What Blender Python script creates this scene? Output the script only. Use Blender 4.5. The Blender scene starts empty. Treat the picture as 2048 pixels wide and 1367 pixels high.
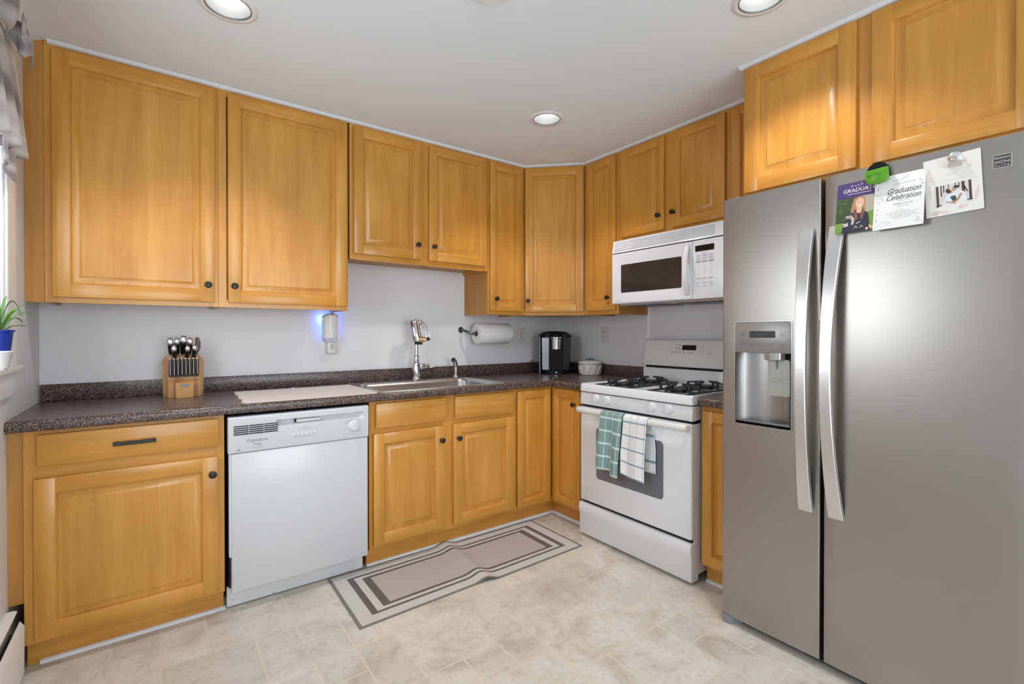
import bpy, bmesh, math, random
from mathutils import Vector, Matrix
random.seed(7)
S = bpy.context.scene
COL = S.collection
PI = math.pi

# ---------------------------------------------------------------- camera
cd = bpy.data.cameras.new('camera'); cam = bpy.data.objects.new('camera', cd); COL.objects.link(cam)
CAM = Vector((-2.7471, -3.0346, 1.2254))
yaw = math.radians(53.4111); pit = math.radians(-0.3675)
fwd = Vector((math.cos(yaw)*math.cos(pit), math.sin(yaw)*math.cos(pit), math.sin(pit)))
cam.location = CAM
cam.rotation_euler = fwd.to_track_quat('-Z', 'Y').to_euler()
cd.sensor_width = 36.0; cd.sensor_fit = 'HORIZONTAL'
cd.lens = 957.085*36/2048
cd.shift_y = -10.95/2048
cd.clip_start = 0.05
S.camera = cam

# ---------------------------------------------------------------- render look
S.view_settings.view_transform = 'Standard'
S.view_settings.look = 'None'
S.view_settings.gamma = 1.0
S.view_settings.use_curve_mapping = False
S.view_settings.exposure = 0.04
S.cycles.use_denoising = True
S.cycles.max_bounces = 10
S.cycles.diffuse_bounces = 6
S.cycles.glossy_bounces = 4
S.cycles.sample_clamp_indirect = 6.0

# ---------------------------------------------------------------- world (bright overcast day outside)
w = bpy.data.worlds.new('world'); S.world = w; w.use_nodes = True
bg = w.node_tree.nodes['Background']
bg.inputs[0].default_value = (0.82, 0.92, 1.0, 1); bg.inputs[1].default_value = 2.0

# room extents
XL, XR, YB, YF, ZC = -3.1765, 0.0, 0.0, -4.9, 2.433
WIN1 = (-2.15, -0.68, 1.105, 2.06)       # y0,y1,z0,z1 on the left wall
WIN_ADDED = (-3.0, -0.9, 0.45, 2.1)         # x0,x1,z0,z1 of an added, unseen window behind the viewer

def area_light(name, loc, direction, sx, sy, power, color=(1, 1, 1)):
    l = bpy.data.lights.new(name, 'AREA'); l.shape = 'RECTANGLE'; l.size = sx; l.size_y = sy
    l.energy = power; l.color = color
    o = bpy.data.objects.new(name, l); COL.objects.link(o)
    o.location = loc; o.rotation_euler = Vector(direction).to_track_quat('-Z', 'Z').to_euler()
    return o
area_light('daylight_window_left', (XL-0.20, -1.52, 1.40), (1, 0, -0.02), 1.25, 0.62, 22, (0.88, 0.955, 1.0))
area_light('added_fill_rear', ((WIN_ADDED[0]+WIN_ADDED[1])/2, YF-0.30, (WIN_ADDED[2]+WIN_ADDED[3])/2), (0, 1, 0), 2.0, 1.65, 56, (0.88, 0.955, 1.0))  # added fill from behind the viewer, through an invented window

# ---------------------------------------------------------------- materials
def mat(name, color, rough=0.5, metal=0.0, coat=0.0, spec=None, emit=None, estr=0.0, alpha=None):
    m = bpy.data.materials.new(name); m.use_nodes = True
    b = m.node_tree.nodes['Principled BSDF']
    b.inputs['Base Color'].default_value = (*color, 1)
    b.inputs['Roughness'].default_value = rough
    b.inputs['Metallic'].default_value = metal
    b.inputs['Coat Weight'].default_value = coat
    b.inputs['Coat Roughness'].default_value = 0.12
    if spec is not None: b.inputs['Specular IOR Level'].default_value = spec
    if emit:
        b.inputs['Emission Color'].default_value = (*emit, 1); b.inputs['Emission Strength'].default_value = estr
    return m
def N(m, t, **kw):
    n = m.node_tree.nodes.new(t)
    for k, v in kw.items(): setattr(n, k, v)
    return n
def L(m, a, b): m.node_tree.links.new(a, b)
def B(m): return m.node_tree.nodes['Principled BSDF']
def ramp(m, stops):
    r = N(m, 'ShaderNodeValToRGB'); cr = r.color_ramp
    while len(cr.elements) < len(stops): cr.elements.new(0.5)
    for e, (p, c) in zip(cr.elements, stops): e.position = p; e.color = (*c, 1) if len(c) == 3 else c
    return r
def noise(m, vec, scale, detail=3, rough=0.5, dist=0.0):
    n = N(m, 'ShaderNodeTexNoise'); n.inputs['Scale'].default_value = scale; n.inputs['Detail'].default_value = detail
    n.inputs['Roughness'].default_value = rough; n.inputs['Distortion'].default_value = dist
    L(m, vec, n.inputs['Vector']); return n
def mapping(m, scale, coord='Object'):
    tc = N(m, 'ShaderNodeTexCoord'); mp = N(m, 'ShaderNodeMapping'); mp.inputs['Scale'].default_value = scale
    L(m, tc.outputs[coord], mp.inputs['Vector']); return mp.outputs['Vector'], mp
def bump(m, h, strength, dist=0.001):
    b = N(m, 'ShaderNodeBump'); b.inputs['Strength'].default_value = strength; b.inputs['Distance'].default_value = dist
    L(m, h, b.inputs['Height']); L(m, b.outputs['Normal'], B(m).inputs['Normal']); return b

def wood(name, vertical=True, tone=1.0, rough=0.30):
    m = mat(name, (0.6, 0.3, 0.08), rough, coat=0.12)
    sc = (9, 9, 0.7) if vertical else (0.9, 0.9, 12)
    v, mp = mapping(m, sc)
    oi = N(m, 'ShaderNodeObjectInfo')
    mu = N(m, 'ShaderNodeMath', operation='MULTIPLY'); mu.inputs[1].default_value = 37.0
    L(m, oi.outputs['Random'], mu.inputs[0])
    cx = N(m, 'ShaderNodeCombineXYZ'); L(m, mu.outputs[0], cx.inputs[0]); L(m, mu.outputs[0], cx.inputs[2]); L(m, cx.outputs[0], mp.inputs['Location'])
    n1 = noise(m, v, 1.6, 4, 0.55, 0.9)
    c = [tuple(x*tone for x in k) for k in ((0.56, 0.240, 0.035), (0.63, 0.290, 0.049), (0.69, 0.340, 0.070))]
    r1 = ramp(m, [(0.3, c[0]), (0.52, c[1]), (0.75, c[2])])
    L(m, n1.outputs['Fac'], r1.inputs[0])
    v2, _ = mapping(m, (70, 70, 3) if vertical else (3, 3, 90))
    n2 = noise(m, v2, 1.5, 3, 0.6)
    r2 = ramp(m, [(0.35, (0.93, 0.91, 0.88)), (0.62, (1, 1, 1))]); L(m, n2.outputs['Fac'], r2.inputs[0])
    v3, _ = mapping(m, (2.2, 2.2, 1.7)); n3 = noise(m, v3, 1.4, 2)
    r3 = ramp(m, [(0.32, (0.90, 0.88, 0.84)), (0.68, (1.04, 1.04, 1.06))]); L(m, n3.outputs['Fac'], r3.inputs[0])
    mx = N(m, 'ShaderNodeMix', data_type='RGBA', blend_type='MULTIPLY'); mx.inputs[0].default_value = 1
    L(m, r1.outputs[0], mx.inputs[6]); L(m, r2.outputs[0], mx.inputs[7])
    my = N(m, 'ShaderNodeMix', data_type='RGBA', blend_type='MULTIPLY'); my.inputs[0].default_value = 1
    L(m, mx.outputs[2], my.inputs[6]); L(m, r3.outputs[0], my.inputs[7])
    L(m, my.outputs[2], B(m).inputs['Base Color'])
    bump(m, n2.outputs['Fac'], 0.05, 0.0006)
    return m

M = {}
M['wood_v'] = wood('maple_vertical_grain', True)
M['wood_h'] = wood('maple_horizontal_grain', False)
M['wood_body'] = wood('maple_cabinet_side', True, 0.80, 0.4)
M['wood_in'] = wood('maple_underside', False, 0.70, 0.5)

def paint(name, c, rough=0.55, s=0.15):
    m = mat(name, c, rough)
    v, _ = mapping(m, (1, 1, 1)); n = noise(m, v, 60, 4); bump(m, n.outputs['Fac'], s, 0.0008)
    return m
M['wall'] = paint('wall_paint', (0.76, 0.745, 0.765))
M['wall_l'] = paint('window_wall_paint', (0.74, 0.735, 0.745), 0.5)
M['ceil'] = paint('ceiling_paint', (0.79, 0.85, 0.895), 0.7, 0.1)
M['white_trim'] = mat('white_trim_paint', (0.80, 0.80, 0.80), 0.35)
M['caulk'] = mat('white_quarter_round', (0.70, 0.71, 0.73), 0.5)

# granite look laminate
def laminate():
    m = mat('speckled_brown_laminate', (0.1, 0.08, 0.07), 0.27)
    v, _ = mapping(m, (1, 1, 1))
    vo = N(m, 'ShaderNodeTexVoronoi'); vo.inputs['Scale'].default_value = 430; L(m, v, vo.inputs['Vector'])
    sep = N(m, 'ShaderNodeSeparateColor'); L(m, vo.outputs['Color'], sep.inputs[0])
    r = ramp(m, [(0.0, (0.018, 0.012, 0.011)), (0.34, (0.062, 0.040, 0.034)), (0.60, (0.14, 0.098, 0.086)), (0.78, (0.24, 0.16, 0.13)), (0.93, (0.37, 0.29, 0.26))])
    r.color_ramp.interpolation = 'CONSTANT'
    L(m, sep.outputs[0], r.inputs[0])
    n = noise(m, v, 38, 3); r2 = ramp(m, [(0.35, (0.80, 0.78, 0.78)), (0.65, (1.15, 1.1, 1.1))]); L(m, n.outputs['Fac'], r2.inputs[0])
    mx = N(m, 'ShaderNodeMix', data_type='RGBA', blend_type='MULTIPLY'); mx.inputs[0].default_value = 1
    L(m, r.outputs[0], mx.inputs[6]); L(m, r2.outputs[0], mx.inputs[7]); L(m, mx.outputs[2], B(m).inputs['Base Color'])
    return m
M['laminate'] = laminate()

def tile_mat(name, k=1.0):
    m = mat(name, (0.6, 0.55, 0.46), 0.38)
    v, mp = mapping(m, (1, 1, 1))
    at = N(m, 'ShaderNodeAttribute'); at.attribute_name = 'tint'
    n = noise(m, v, 5.5, 6, 0.62, 0.6)
    r = ramp(m, [(0.30, (0.46, 0.405, 0.335)), (0.48, (0.60, 0.555, 0.49)), (0.62, (0.64, 0.60, 0.54)), (0.80, (0.54, 0.47, 0.385))])
    L(m, n.outputs['Fac'], r.inputs[0])
    n2 = noise(m, v, 42, 5, 0.7, 1.0)
    r2 = ramp(m, [(0.36, (0.86, 0.83, 0.79)), (0.48, (1, 1, 1))]); L(m, n2.outputs['Fac'], r2.inputs[0])
    mx = N(m, 'ShaderNodeMix', data_type='RGBA', blend_type='MULTIPLY'); mx.inputs[0].default_value = 1
    L(m, r.outputs[0], mx.inputs[6]); L(m, r2.outputs[0], mx.inputs[7])
    my = N(m, 'ShaderNodeMix', data_type='RGBA', blend_type='MULTIPLY'); my.inputs[0].default_value = 1
    L(m, mx.outputs[2], my.inputs[6]); L(m, at.outputs['Color'], my.inputs[7])
    L(m, my.outputs[2], B(m).inputs['Base Color'])
    bump(m, n2.outputs['Fac'], 0.1, 0.0008)
    return m
M['tile'] = tile_mat('cream_vinyl_tile')
M['grout'] = mat('pale_tile_joint', (0.64, 0.575, 0.465), 0.5)

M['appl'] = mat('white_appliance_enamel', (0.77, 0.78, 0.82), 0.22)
M['appl_dw'] = mat('light_offset_dishwasher_enamel', (0.63, 0.64, 0.67), 0.25)  # white enamel toned darker to cancel the stronger light on the dishwasher
M['appl2'] = mat('white_appliance_plastic', (0.70, 0.71, 0.73), 0.35)
M['applwarm'] = mat('warm_white_plastic', (0.72, 0.72, 0.70), 0.3)
M['black'] = mat('black_plastic', (0.012, 0.012, 0.014), 0.35)
M['blackgloss'] = mat('black_gloss', (0.008, 0.008, 0.009), 0.08)
M['gap'] = mat('dark_gap', (0.01, 0.01, 0.012), 0.8)
M['iron'] = mat('cast_iron', (0.022, 0.024, 0.028), 0.45)
M['knob'] = mat('dark_bronze', (0.040, 0.034, 0.030), 0.4, 0.6)
M['greyink'] = mat('grey_print', (0.22, 0.22, 0.24), 0.5)
M['ltink'] = mat('light_grey_print', (0.50, 0.50, 0.52), 0.5)
M['chrome'] = mat('chrome', (0.62, 0.60, 0.58), 0.12, 1.0)
M['nickel'] = mat('brushed_nickel', (0.56, 0.55, 0.54), 0.25, 1.0)
M['sink'] = mat('sink_steel', (0.62, 0.61, 0.60), 0.24, 1.0)
M['ovenglass'] = mat('grey_oven_glass', (0.15, 0.155, 0.18), 0.12, spec=0.6)
M['mwglass'] = mat('dark_brown_glass', (0.030, 0.027, 0.025), 0.10, spec=0.6)
M['paper'] = mat('card_white', (0.80, 0.80, 0.79), 0.6)
M['ink'] = mat('black_ink', (0.02, 0.02, 0.025), 0.6)
M['greyprint'] = mat('card_grey_print', (0.30, 0.32, 0.38), 0.6)

def steel(name, c, rough):
    m = mat(name, c, rough, 1.0)
    v, _ = mapping(m, (2.5, 2.5, 900)); n = noise(m, v, 2, 2)
    r = ramp(m, [(0.3, (rough-0.008,)*3), (0.7, (rough+0.008,)*3)]); L(m, n.outputs['Fac'], r.inputs[0]); L(m, r.outputs[0], B(m).inputs['Roughness'])
    return m
M['steel'] = steel('stainless_door', (0.41, 0.38, 0.35), 0.33)
M['steel2'] = steel('stainless_dispenser', (0.40, 0.385, 0.375), 0.34)
M['handle'] = mat('satin_aluminium', (0.70, 0.68, 0.665), 0.30, 0.9)
M['fridge_side'] = mat('grey_fridge_cabinet', (0.16, 0.16, 0.165), 0.45)

# ---------------------------------------------------------------- frames and mesh builder
WORLD = lambda a, b, c: (a, b, c)
BACK = lambda u, d, z: (u, -d, z)            # u to the right along the back wall, d out of the wall
RIGHT = lambda u, d, z: (-d, -u, z)          # u = distance from the corner along the right wall
LEFT = lambda u, d, z: (XL+d, -u, z)
def frame(origin, ang):
    """local frame: u to the viewer's right, d towards the viewer, z up; ang = heading of u"""
    ox, oy, oz = origin; c, s = math.cos(ang), math.sin(ang)
    return lambda u, d, z: (ox+u*c+d*s, oy+u*s-d*c, oz+z)
DIAG = frame((-0.61, -0.305, 0), -PI/4)      # corner wall cabinet face

class MB:
    def __init__(s, T=WORLD): s.v = []; s.f = []; s.m = []; s.cur = 0; s.T = T; s.uv = {}
    def add(s, vs, fs, raw=False):
        o = len(s.v); s.v += [tuple(p) if raw else s.T(*p) for p in vs]
        for f in fs: s.f.append([i+o for i in f]); s.m.append(s.cur)
        return s
    def mt(s, i): s.cur = i; return s
    def box(s, a0, a1, b0, b1, c0, c1, bev=0.0, seg=1):
        if a0 > a1: a0, a1 = a1, a0
        if b0 > b1: b0, b1 = b1, b0
        if c0 > c1: c0, c1 = c1, c0
        if bev <= 0:
            vs = [(x, y, z) for x in (a0, a1) for y in (b0, b1) for z in (c0, c1)]
            return s.add(vs, [(0, 1, 3, 2), (4, 6, 7, 5), (0, 4, 5, 1), (2, 3, 7, 6), (0, 2, 6, 4), (1, 5, 7, 3)])
        bm = bmesh.new(); bmesh.ops.create_cube(bm, size=1)
        for v in bm.verts:
            v.co = Vector(((a0+a1)/2+v.co.x*(a1-a0), (b0+b1)/2+v.co.y*(b1-b0), (c0+c1)/2+v.co.z*(c1-c0)))
        bev = min(bev, (a1-a0)*0.49, (b1-b0)*0.49, (c1-c0)*0.49)
        bmesh.ops.bevel(bm, geom=bm.edges[:], offset=bev, segments=seg, affect='EDGES', profile=0.5)
        bm.verts.ensure_lookup_table()
        s.add([v.co[:] for v in bm.verts], [[v.index for v in f.verts] for f in bm.faces]); bm.free(); return s
    def rings(s, rs, closed=True, cap0=True, cap1=True):
        """loft a list of rings (each a list of points)"""
        n = len(rs[0]); vs = [p for r in rs for p in r]; fs = []
        for k in range(len(rs)-1):
            for i in range(n if closed else n-1):
                j = (i+1) % n; fs.append((k*n+i, k*n+j, (k+1)*n+j, (k+1)*n+i))
        if cap0: fs.append(tuple(range(n))[::-1])
        if cap1: fs.append(tuple((len(rs)-1)*n+i for i in range(n)))
        return s.add(vs, fs)
    def lathe(s, c, prof, axis='z', n=24, cap0=True, cap1=True):
        """prof = [(r, h)...] around an axis through c"""
        rs = []
        for r, h in prof:
            ring = []
            for i in range(n):
                t = 2*PI*i/n; x, y = r*math.cos(t), r*math.sin(t)
                ring.append({'z': (c[0]+x, c[1]+y, c[2]+h), 'd': (c[0]+x, c[1]+h, c[2]+y), 'u': (c[0]+h, c[1]+x, c[2]+y)}[axis])
            rs.append(ring)
        return s.rings(rs, True, cap0, cap1)
    def tube(s, pts, r, n=10, caps=True, flat=1.0):
        pts = [Vector(p) for p in pts]; rs = []; up = Vector((0, 0, 1)); prev = None
        for i, p in enumerate(pts):
            t = (pts[min(i+1, len(pts)-1)]-pts[max(i-1, 0)]).normalized()
            if prev is None:
                a = t.cross(up)
                if a.length < 1e-3: a = t.cross(Vector((1, 0, 0)))
            else: a = prev-t*prev.dot(t)
            a.normalize(); prev = a; b = t.cross(a)
            rr = r[i] if isinstance(r, (list, tuple)) else r
            rs.append([tuple(p+a*math.cos(2*PI*k/n)*rr+b*math.sin(2*PI*k/n)*rr*flat) for k in range(n)])
        return s.rings(rs, True, caps, caps)
    def prism(s, poly, d0, d1):
        """polygon in (u,z) extruded along d"""
        n = len(poly)
        vs = [(u, d0, z) for u, z in poly]+[(u, d1, z) for u, z in poly]
        fs = [tuple(range(n)), tuple(range(n, 2*n))[::-1]]+[(i, (i+1) % n, n+(i+1) % n, n+i) for i in range(n)]
        return s.add(vs, fs)
    def ell(s, cu, cz, ru, rz, d0, d1, n=20, rot=0):
        c, q = math.cos(rot), math.sin(rot)
        return s.prism([(cu+ru*math.cos(2*PI*i/n)*c-rz*math.sin(2*PI*i/n)*q, cz+ru*math.cos(2*PI*i/n)*q+rz*math.sin(2*PI*i/n)*c) for i in range(n)], d0, d1)
    def line(s, pts, wd, d0, d1):
        for (a, b), (c, e) in zip(pts[:-1], pts[1:]):
            l = math.hypot(c-a, e-b)
            if l < 1e-7: continue
            nx, nz = -(e-b)/l*wd/2, (c-a)/l*wd/2
            s.prism([(a+nx, b+nz), (a-nx, b-nz), (c-nx, e-nz), (c+nx, e+nz)], d0, d1)
        return s
    def hexa(s, q0, q1):
        """two quads lofted"""
        return s.rings([q0, q1])
    def text(s, txt, u, z, d, width=None, height=None, align='C', shear=0.0, rot=0.0, depth=0.0003, bold=0.0, space=1.0):
        c = bpy.data.curves.new('t', 'FONT'); c.body = txt; c.size = 1; c.shear = shear; c.offset = bold; c.space_character = space
        c.resolution_u = 3
        o = bpy.data.objects.new('t', c); me = bpy.data.meshes.new_from_object(o)
        bpy.data.objects.remove(o); bpy.data.curves.remove(c)
        xs = [v.co.x for v in me.vertices]; ys = [v.co.y for v in me.vertices]
        x0, x1, y0, y1 = min(xs), max(xs), min(ys), max(ys)
        k = (width/(x1-x0)) if width else height/(y1-y0)
        kx = k; kz = (height/(y1-y0)) if height else k
        off = {'C': (x0+x1)/2, 'L': x0, 'R': x1}[align]; cr, sr = math.cos(rot), math.sin(rot)
        vs = []
        for v in me.vertices:
            a, b = (v.co.x-off)*kx, (v.co.y-(y0+y1)/2)*kz
            vs.append((u+a*cr-b*sr, d+depth, z+a*sr+b*cr))
        s.add(vs, [tuple(p.vertices) for p in me.polygons]); bpy.data.meshes.remove(me); return s
    def build(s, name, mats, parent=None, smooth=True, angle=38, recalc=True, label=None):
        off = Vector(parent_loc(parent)) if parent else Vector((0, 0, 0))
        me = bpy.data.meshes.new(name)
        org = off
        me.from_pydata([tuple(Vector(p)-org) for p in s.v], [], s.f)
        if not isinstance(mats, (list, tuple)): mats = [mats]
        for q in mats: me.materials.append(q)
        me.polygons.foreach_set('material_index', [min(i, len(mats)-1) for i in s.m])
        if recalc:
            bm = bmesh.new(); bm.from_mesh(me); bmesh.ops.recalc_face_normals(bm, faces=bm.faces[:]); bm.to_mesh(me); bm.free()
        if smooth:
            me.polygons.foreach_set('use_smooth', [True]*len(me.polygons)); me.set_sharp_from_angle(angle=math.radians(angle))
        me.update()
        o = bpy.data.objects.new(name, me); COL.objects.link(o)
        if parent: o.parent = parent
        if label: o['label'] = label
        return o

LOC = {}
def parent_loc(p):
    v = Vector((0, 0, 0))
    while p is not None: v = v+Vector(p.location); p = p.parent
    return v
def thing(name, label, cat, loc, group=None):
    o = bpy.data.objects.new(name, None); COL.objects.link(o); o.location = loc; o.empty_display_size = 0.05
    o['label'] = label; o['category'] = cat
    if group: o['group'] = group
    return o
def tag(o, label, cat, group=None):
    o['label'] = label; o['category'] = cat
    if group: o['group'] = group
    return o
def solo(name, mb, mats, label, cat, loc=(0, 0, 0), group=None, **kw):
    """a thing that is one mesh; origin at loc"""
    e = type('P', (), {})()
    mb.v = [tuple(Vector(p)-Vector(loc)) for p in mb.v]
    o = mb.build(name, mats, None, **kw); o.location = loc
    return tag(o, label, cat, group)
def struct(name, mb, mats, parent=None, **kw):
    o = mb.build(name, mats, parent, **kw)
    if not parent: o['kind'] = 'structure'
    return o
def rrect(u0, u1, v0, v1, r, n=6):
    pts = []
    for cx, cy, a in ((u1-r, v1-r, 0), (u0+r, v1-r, PI/2), (u0+r, v0+r, PI), (u1-r, v0+r, 1.5*PI)):
        for i in range(n+1):
            t = a+PI/2*i/n; pts.append((cx+r*math.cos(t), cy+r*math.sin(t)))
    return pts

# ================================================================= SETTING
# floor: vinyl laid in a pattern of 12" and 6" tiles
def build_floor():
    mb = MB(); x0, x1, y0, y1 = XL-0.15, XR+0.1, YF-0.1, 0.1
    mb.add([(x0, y0, 0), (x1, y0, 0), (x1, y1, 0), (x0, y1, 0)], [(0, 1, 2, 3)])
    mb.add([(x0, y0, -0.08), (x1, y0, -0.08), (x1, y1, -0.08), (x0, y1, -0.08)], [(3, 2, 1, 0)])
    mb.mt(1); q = 0.1525; g = 0.0035; tints = [1.0]*2
    pat = [(0, 0, 2, 2), (2, 0, 2, 1), (2, 1, 1, 1), (3, 1, 1, 2), (0, 2, 1, 2), (1, 2, 2, 2), (3, 3, 1, 1)]
    ox, oy = -0.91, -1.79
    for I in range(-6, 4):
        for J in range(-8, 6):
            for (a, b, wd, hh) in pat:
                X0 = ox+(I*4+a)*q; Y0 = oy+(J*4+b)*q; X1 = X0+wd*q; Y1 = Y0+hh*q
                X0 = max(X0+g, x0); X1 = min(X1-g, x1); Y0 = max(Y0+g, y0); Y1 = min(Y1-g, y1)
                if X1-X0 < 0.01 or Y1-Y0 < 0.01: continue
                mb.add([(X0, Y0, 0.0004), (X1, Y0, 0.0004), (X1, Y1, 0.0004), (X0, Y1, 0.0004)], [(0, 1, 2, 3)])
                tints.append(random.uniform(0.91, 1.05))
    o = mb.build('floor', [M['grout'], M['tile']], smooth=False, recalc=False); o['kind'] = 'structure'
    at = o.data.color_attributes.new('tint', 'FLOAT_COLOR', 'CORNER')
    k = 0
    for p, t in zip(o.data.polygons, tints):
        for li in p.loop_indices: at.data[li].color = (t, t*random.uniform(0.999, 1.001), t*0.995, 1)
build_floor()

LIGHTS = [(-0.977, -0.979), (-2.53, -0.985), (-0.99, -2.178)]
def build_ceiling():
    bm = bmesh.new()
    def loop(pts):
        vs = [bm.verts.new((x, y, ZC)) for x, y in pts]
        for a, b in zip(vs, vs[1:]+vs[:1]): bm.edges.new((a, b))
    loop([(XL-0.15, YF-0.1), (XR+0.1, YF-0.1), (XR+0.1, 0.1), (XL-0.15, 0.1)])
    for cx, cy in LIGHTS: loop([(cx+0.078*math.cos(2*PI*i/32), cy+0.078*math.sin(2*PI*i/32)) for i in range(32)])
    bmesh.ops.triangle_fill(bm, use_beauty=True, use_dissolve=False, edges=bm.edges[:], normal=(0, 0, -1))
    top = [bm.verts.new((x, y, ZC+0.25)) for x, y in ((XL-0.15, YF-0.1), (XR+0.1, YF-0.1), (XR+0.1, 0.1), (XL-0.15, 0.1))]
    bm.faces.new(top)
    me = bpy.data.meshes.new('ceiling'); bm.to_mesh(me); bm.free(); me.materials.append(M['ceil'])
    o = bpy.data.objects.new('ceiling', me); COL.objects.link(o); o['kind'] = 'structure'
build_ceiling()

struct('wall_back', MB().box(XL-0.15, XR+0.1, 0, 0.1, 0, ZC), M['wall'])
struct('wall_right', MB().box(0, 0.1, YF-0.1, 0, 0, ZC), M['wall'])
mb = MB()   # left wall with the window opening
mb.box(XL-0.15, XL, WIN1[1], 0, 0, ZC); mb.box(XL-0.15, XL, YF-0.1, WIN1[0], 0, ZC)
mb.box(XL-0.15, XL, WIN1[0], WIN1[1], 0, WIN1[2]); mb.box(XL-0.15, XL, WIN1[0], WIN1[1], WIN1[3], ZC)
struct('wall_left', mb, M['wall_l'])
mb = MB()
mb.box(XL, WIN_ADDED[0], YF-0.1, YF, 0, ZC); mb.box(WIN_ADDED[1], XR, YF-0.1, YF, 0, ZC)
mb.box(WIN_ADDED[0], WIN_ADDED[1], YF-0.1, YF, 0, WIN_ADDED[2]); mb.box(WIN_ADDED[0], WIN_ADDED[1], YF-0.1, YF, WIN_ADDED[3], ZC)
struct('wall_front', mb, M['wall_l'])

def glass():
    m = bpy.data.materials.new('window_glass'); m.use_nodes = True; nt = m.node_tree; nt.nodes.clear()
    o = nt.nodes.new('ShaderNodeOutputMaterial'); t = nt.nodes.new('ShaderNodeBsdfTransparent'); g = nt.nodes.new('ShaderNodeBsdfGlossy')
    g.inputs['Roughness'].default_value = 0.02; x = nt.nodes.new('ShaderNodeMixShader'); x.inputs[0].default_value = 0.06
    nt.links.new(t.outputs[0], x.inputs[1]); nt.links.new(g.outputs[0], x.inputs[2]); nt.links.new(x.outputs[0], o.inputs[0]); return m
M['glass'] = glass()

# window_1, left wall
y0, y1, z0, z1 = WIN1
wn = bpy.data.objects.new('window_1', None); COL.objects.link(wn); wn.location = (XL, (y0+y1)/2, z0); wn['kind'] = 'structure'
mb = MB()
mb.box(XL, XL+0.010, y1-0.002, y1+0.165, z0, z1+0.15, 0.004); mb.box(XL, XL+0.018, y1+0.01, y1+0.13, z0, z1+0.12, 0.004)
mb.box(XL, XL+0.018, y0-0.095, y0+0.002, z0, z1+0.09, 0.004)
mb.box(XL, XL+0.018, y0, y1, z1, z1+0.09, 0.004)
mb.build('window_casing', M['white_trim'], wn)
mb = MB()
for a, b in ((y0, y0+0.04), (y1-0.04, y1), ((y0+y1)/2-0.03, (y0+y1)/2+0.03)): mb.box(XL-0.13, XL-0.09, a, b, z0, z1, 0.003)
for a, b in ((z0, z0+0.05), (z1-0.04, z1), ((z0+z1)/2-0.02, (z0+z1)/2+0.02)): mb.box(XL-0.13, XL-0.09, y0, y1, a, b, 0.003)
mb.build('window_frame', M['white_trim'], wn)
MB().box(XL-0.113, XL-0.108, y0+0.03, y1-0.03, z0+0.04, z1-0.03).build('window_pane', M['glass'], wn)
mb = MB()
mb.box(XL-0.14, XL+0.026, y0-0.12, y1+0.20, z0-0.022, z0+0.002, 0.006, 2)
mb.build('window_sill', M['white_trim'], wn)
mb = MB(LEFT)
mb.prism([(-y1-0.16, z0-0.024), (-y0+0.10, z0-0.024), (-y0+0.10, z0-0.085), (-y0+0.085, z0-0.10), (-y1-0.10, z0-0.10), (-y1-0.125, z0-0.075), (-y1-0.14, z0-0.05)], 0.0, 0.014)
mb.build('window_apron', M['white_trim'], wn)
# added_window behind the viewer: unseen, added to let in fill light
x0, x1, z0, z1 = WIN_ADDED
wn2 = bpy.data.objects.new('added_window', None); COL.objects.link(wn2); wn2.location = ((x0+x1)/2, YF, z0); wn2['kind'] = 'structure'
mb = MB()
for a, b in ((x0, x0+0.05), (x1-0.05, x1), ((x0+x1)/2-0.03, (x0+x1)/2+0.03)): mb.box(a, b, YF-0.08, YF-0.04, z0, z1, 0.003)
for a, b in ((z0, z0+0.05), (z1-0.05, z1)): mb.box(x0, x1, YF-0.08, YF-0.04, a, b, 0.003)
mb.box(x0-0.09, x0, YF, YF+0.018, z0-0.09, z1+0.09); mb.box(x1, x1+0.09, YF, YF+0.018, z0-0.09, z1+0.09)
mb.box(x0, x1, YF, YF+0.018, z1, z1+0.09); mb.box(x0, x1, YF, YF+0.018, z0-0.09, z0)
mb.build('window_frame', M['white_trim'], wn2)
MB().box(x0+0.03, x1-0.03, YF-0.062, YF-0.058, z0+0.03, z1-0.03).build('window_pane', M['glass'], wn2)

# cove where the ceiling meets the left wall
mb = MB(); P = []
for i in range(7):
    t = PI/2*i/6; P.append((XL+0.075-0.075*math.sin(t), ZC-0.075+0.075*math.cos(t)))
prof = P+[(XL-0.001, ZC+0.001)]
mb.rings([[(x, -0.30, z) for x, z in prof], [(x, YF, z) for x, z in prof]]); struct('trim_1', mb, M['ceil'])

# white quarter round between cabinets and ceiling
def qr(pts, r, z, up=False):
    """bead swept along a polyline of outward-offset points; pts=[(x,y,nx,ny)]"""
    rs = []
    for x, y, nx, ny in pts:
        ring = [(x, y, z)]
        for i in range(5):
            t = PI/2*i/4; a, b = r*math.cos(t), r*math.sin(t)
            ring.append((x+nx*a, y+ny*a, z-b if not up else z+b))
        rs.append(ring)
    m = MB(); m.rings(rs); return m
k = 1.0; dg = math.tan(PI/8)
struct('trim_2', qr([(-3.105, -0.3051, 0, -1), (-0.61, -0.3051, -dg, -1), (-0.3051, -0.61, -1, -dg), (-0.3051, -1.914, -1, 0)], 0.016, ZC-0.0005), M['caulk'])
struct('trim_3', qr([(-0.6055, -1.9135, -1, 1), (-0.6105, -2.90, -1, 0)], 0.018, ZC-0.0005), M['caulk'])
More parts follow.
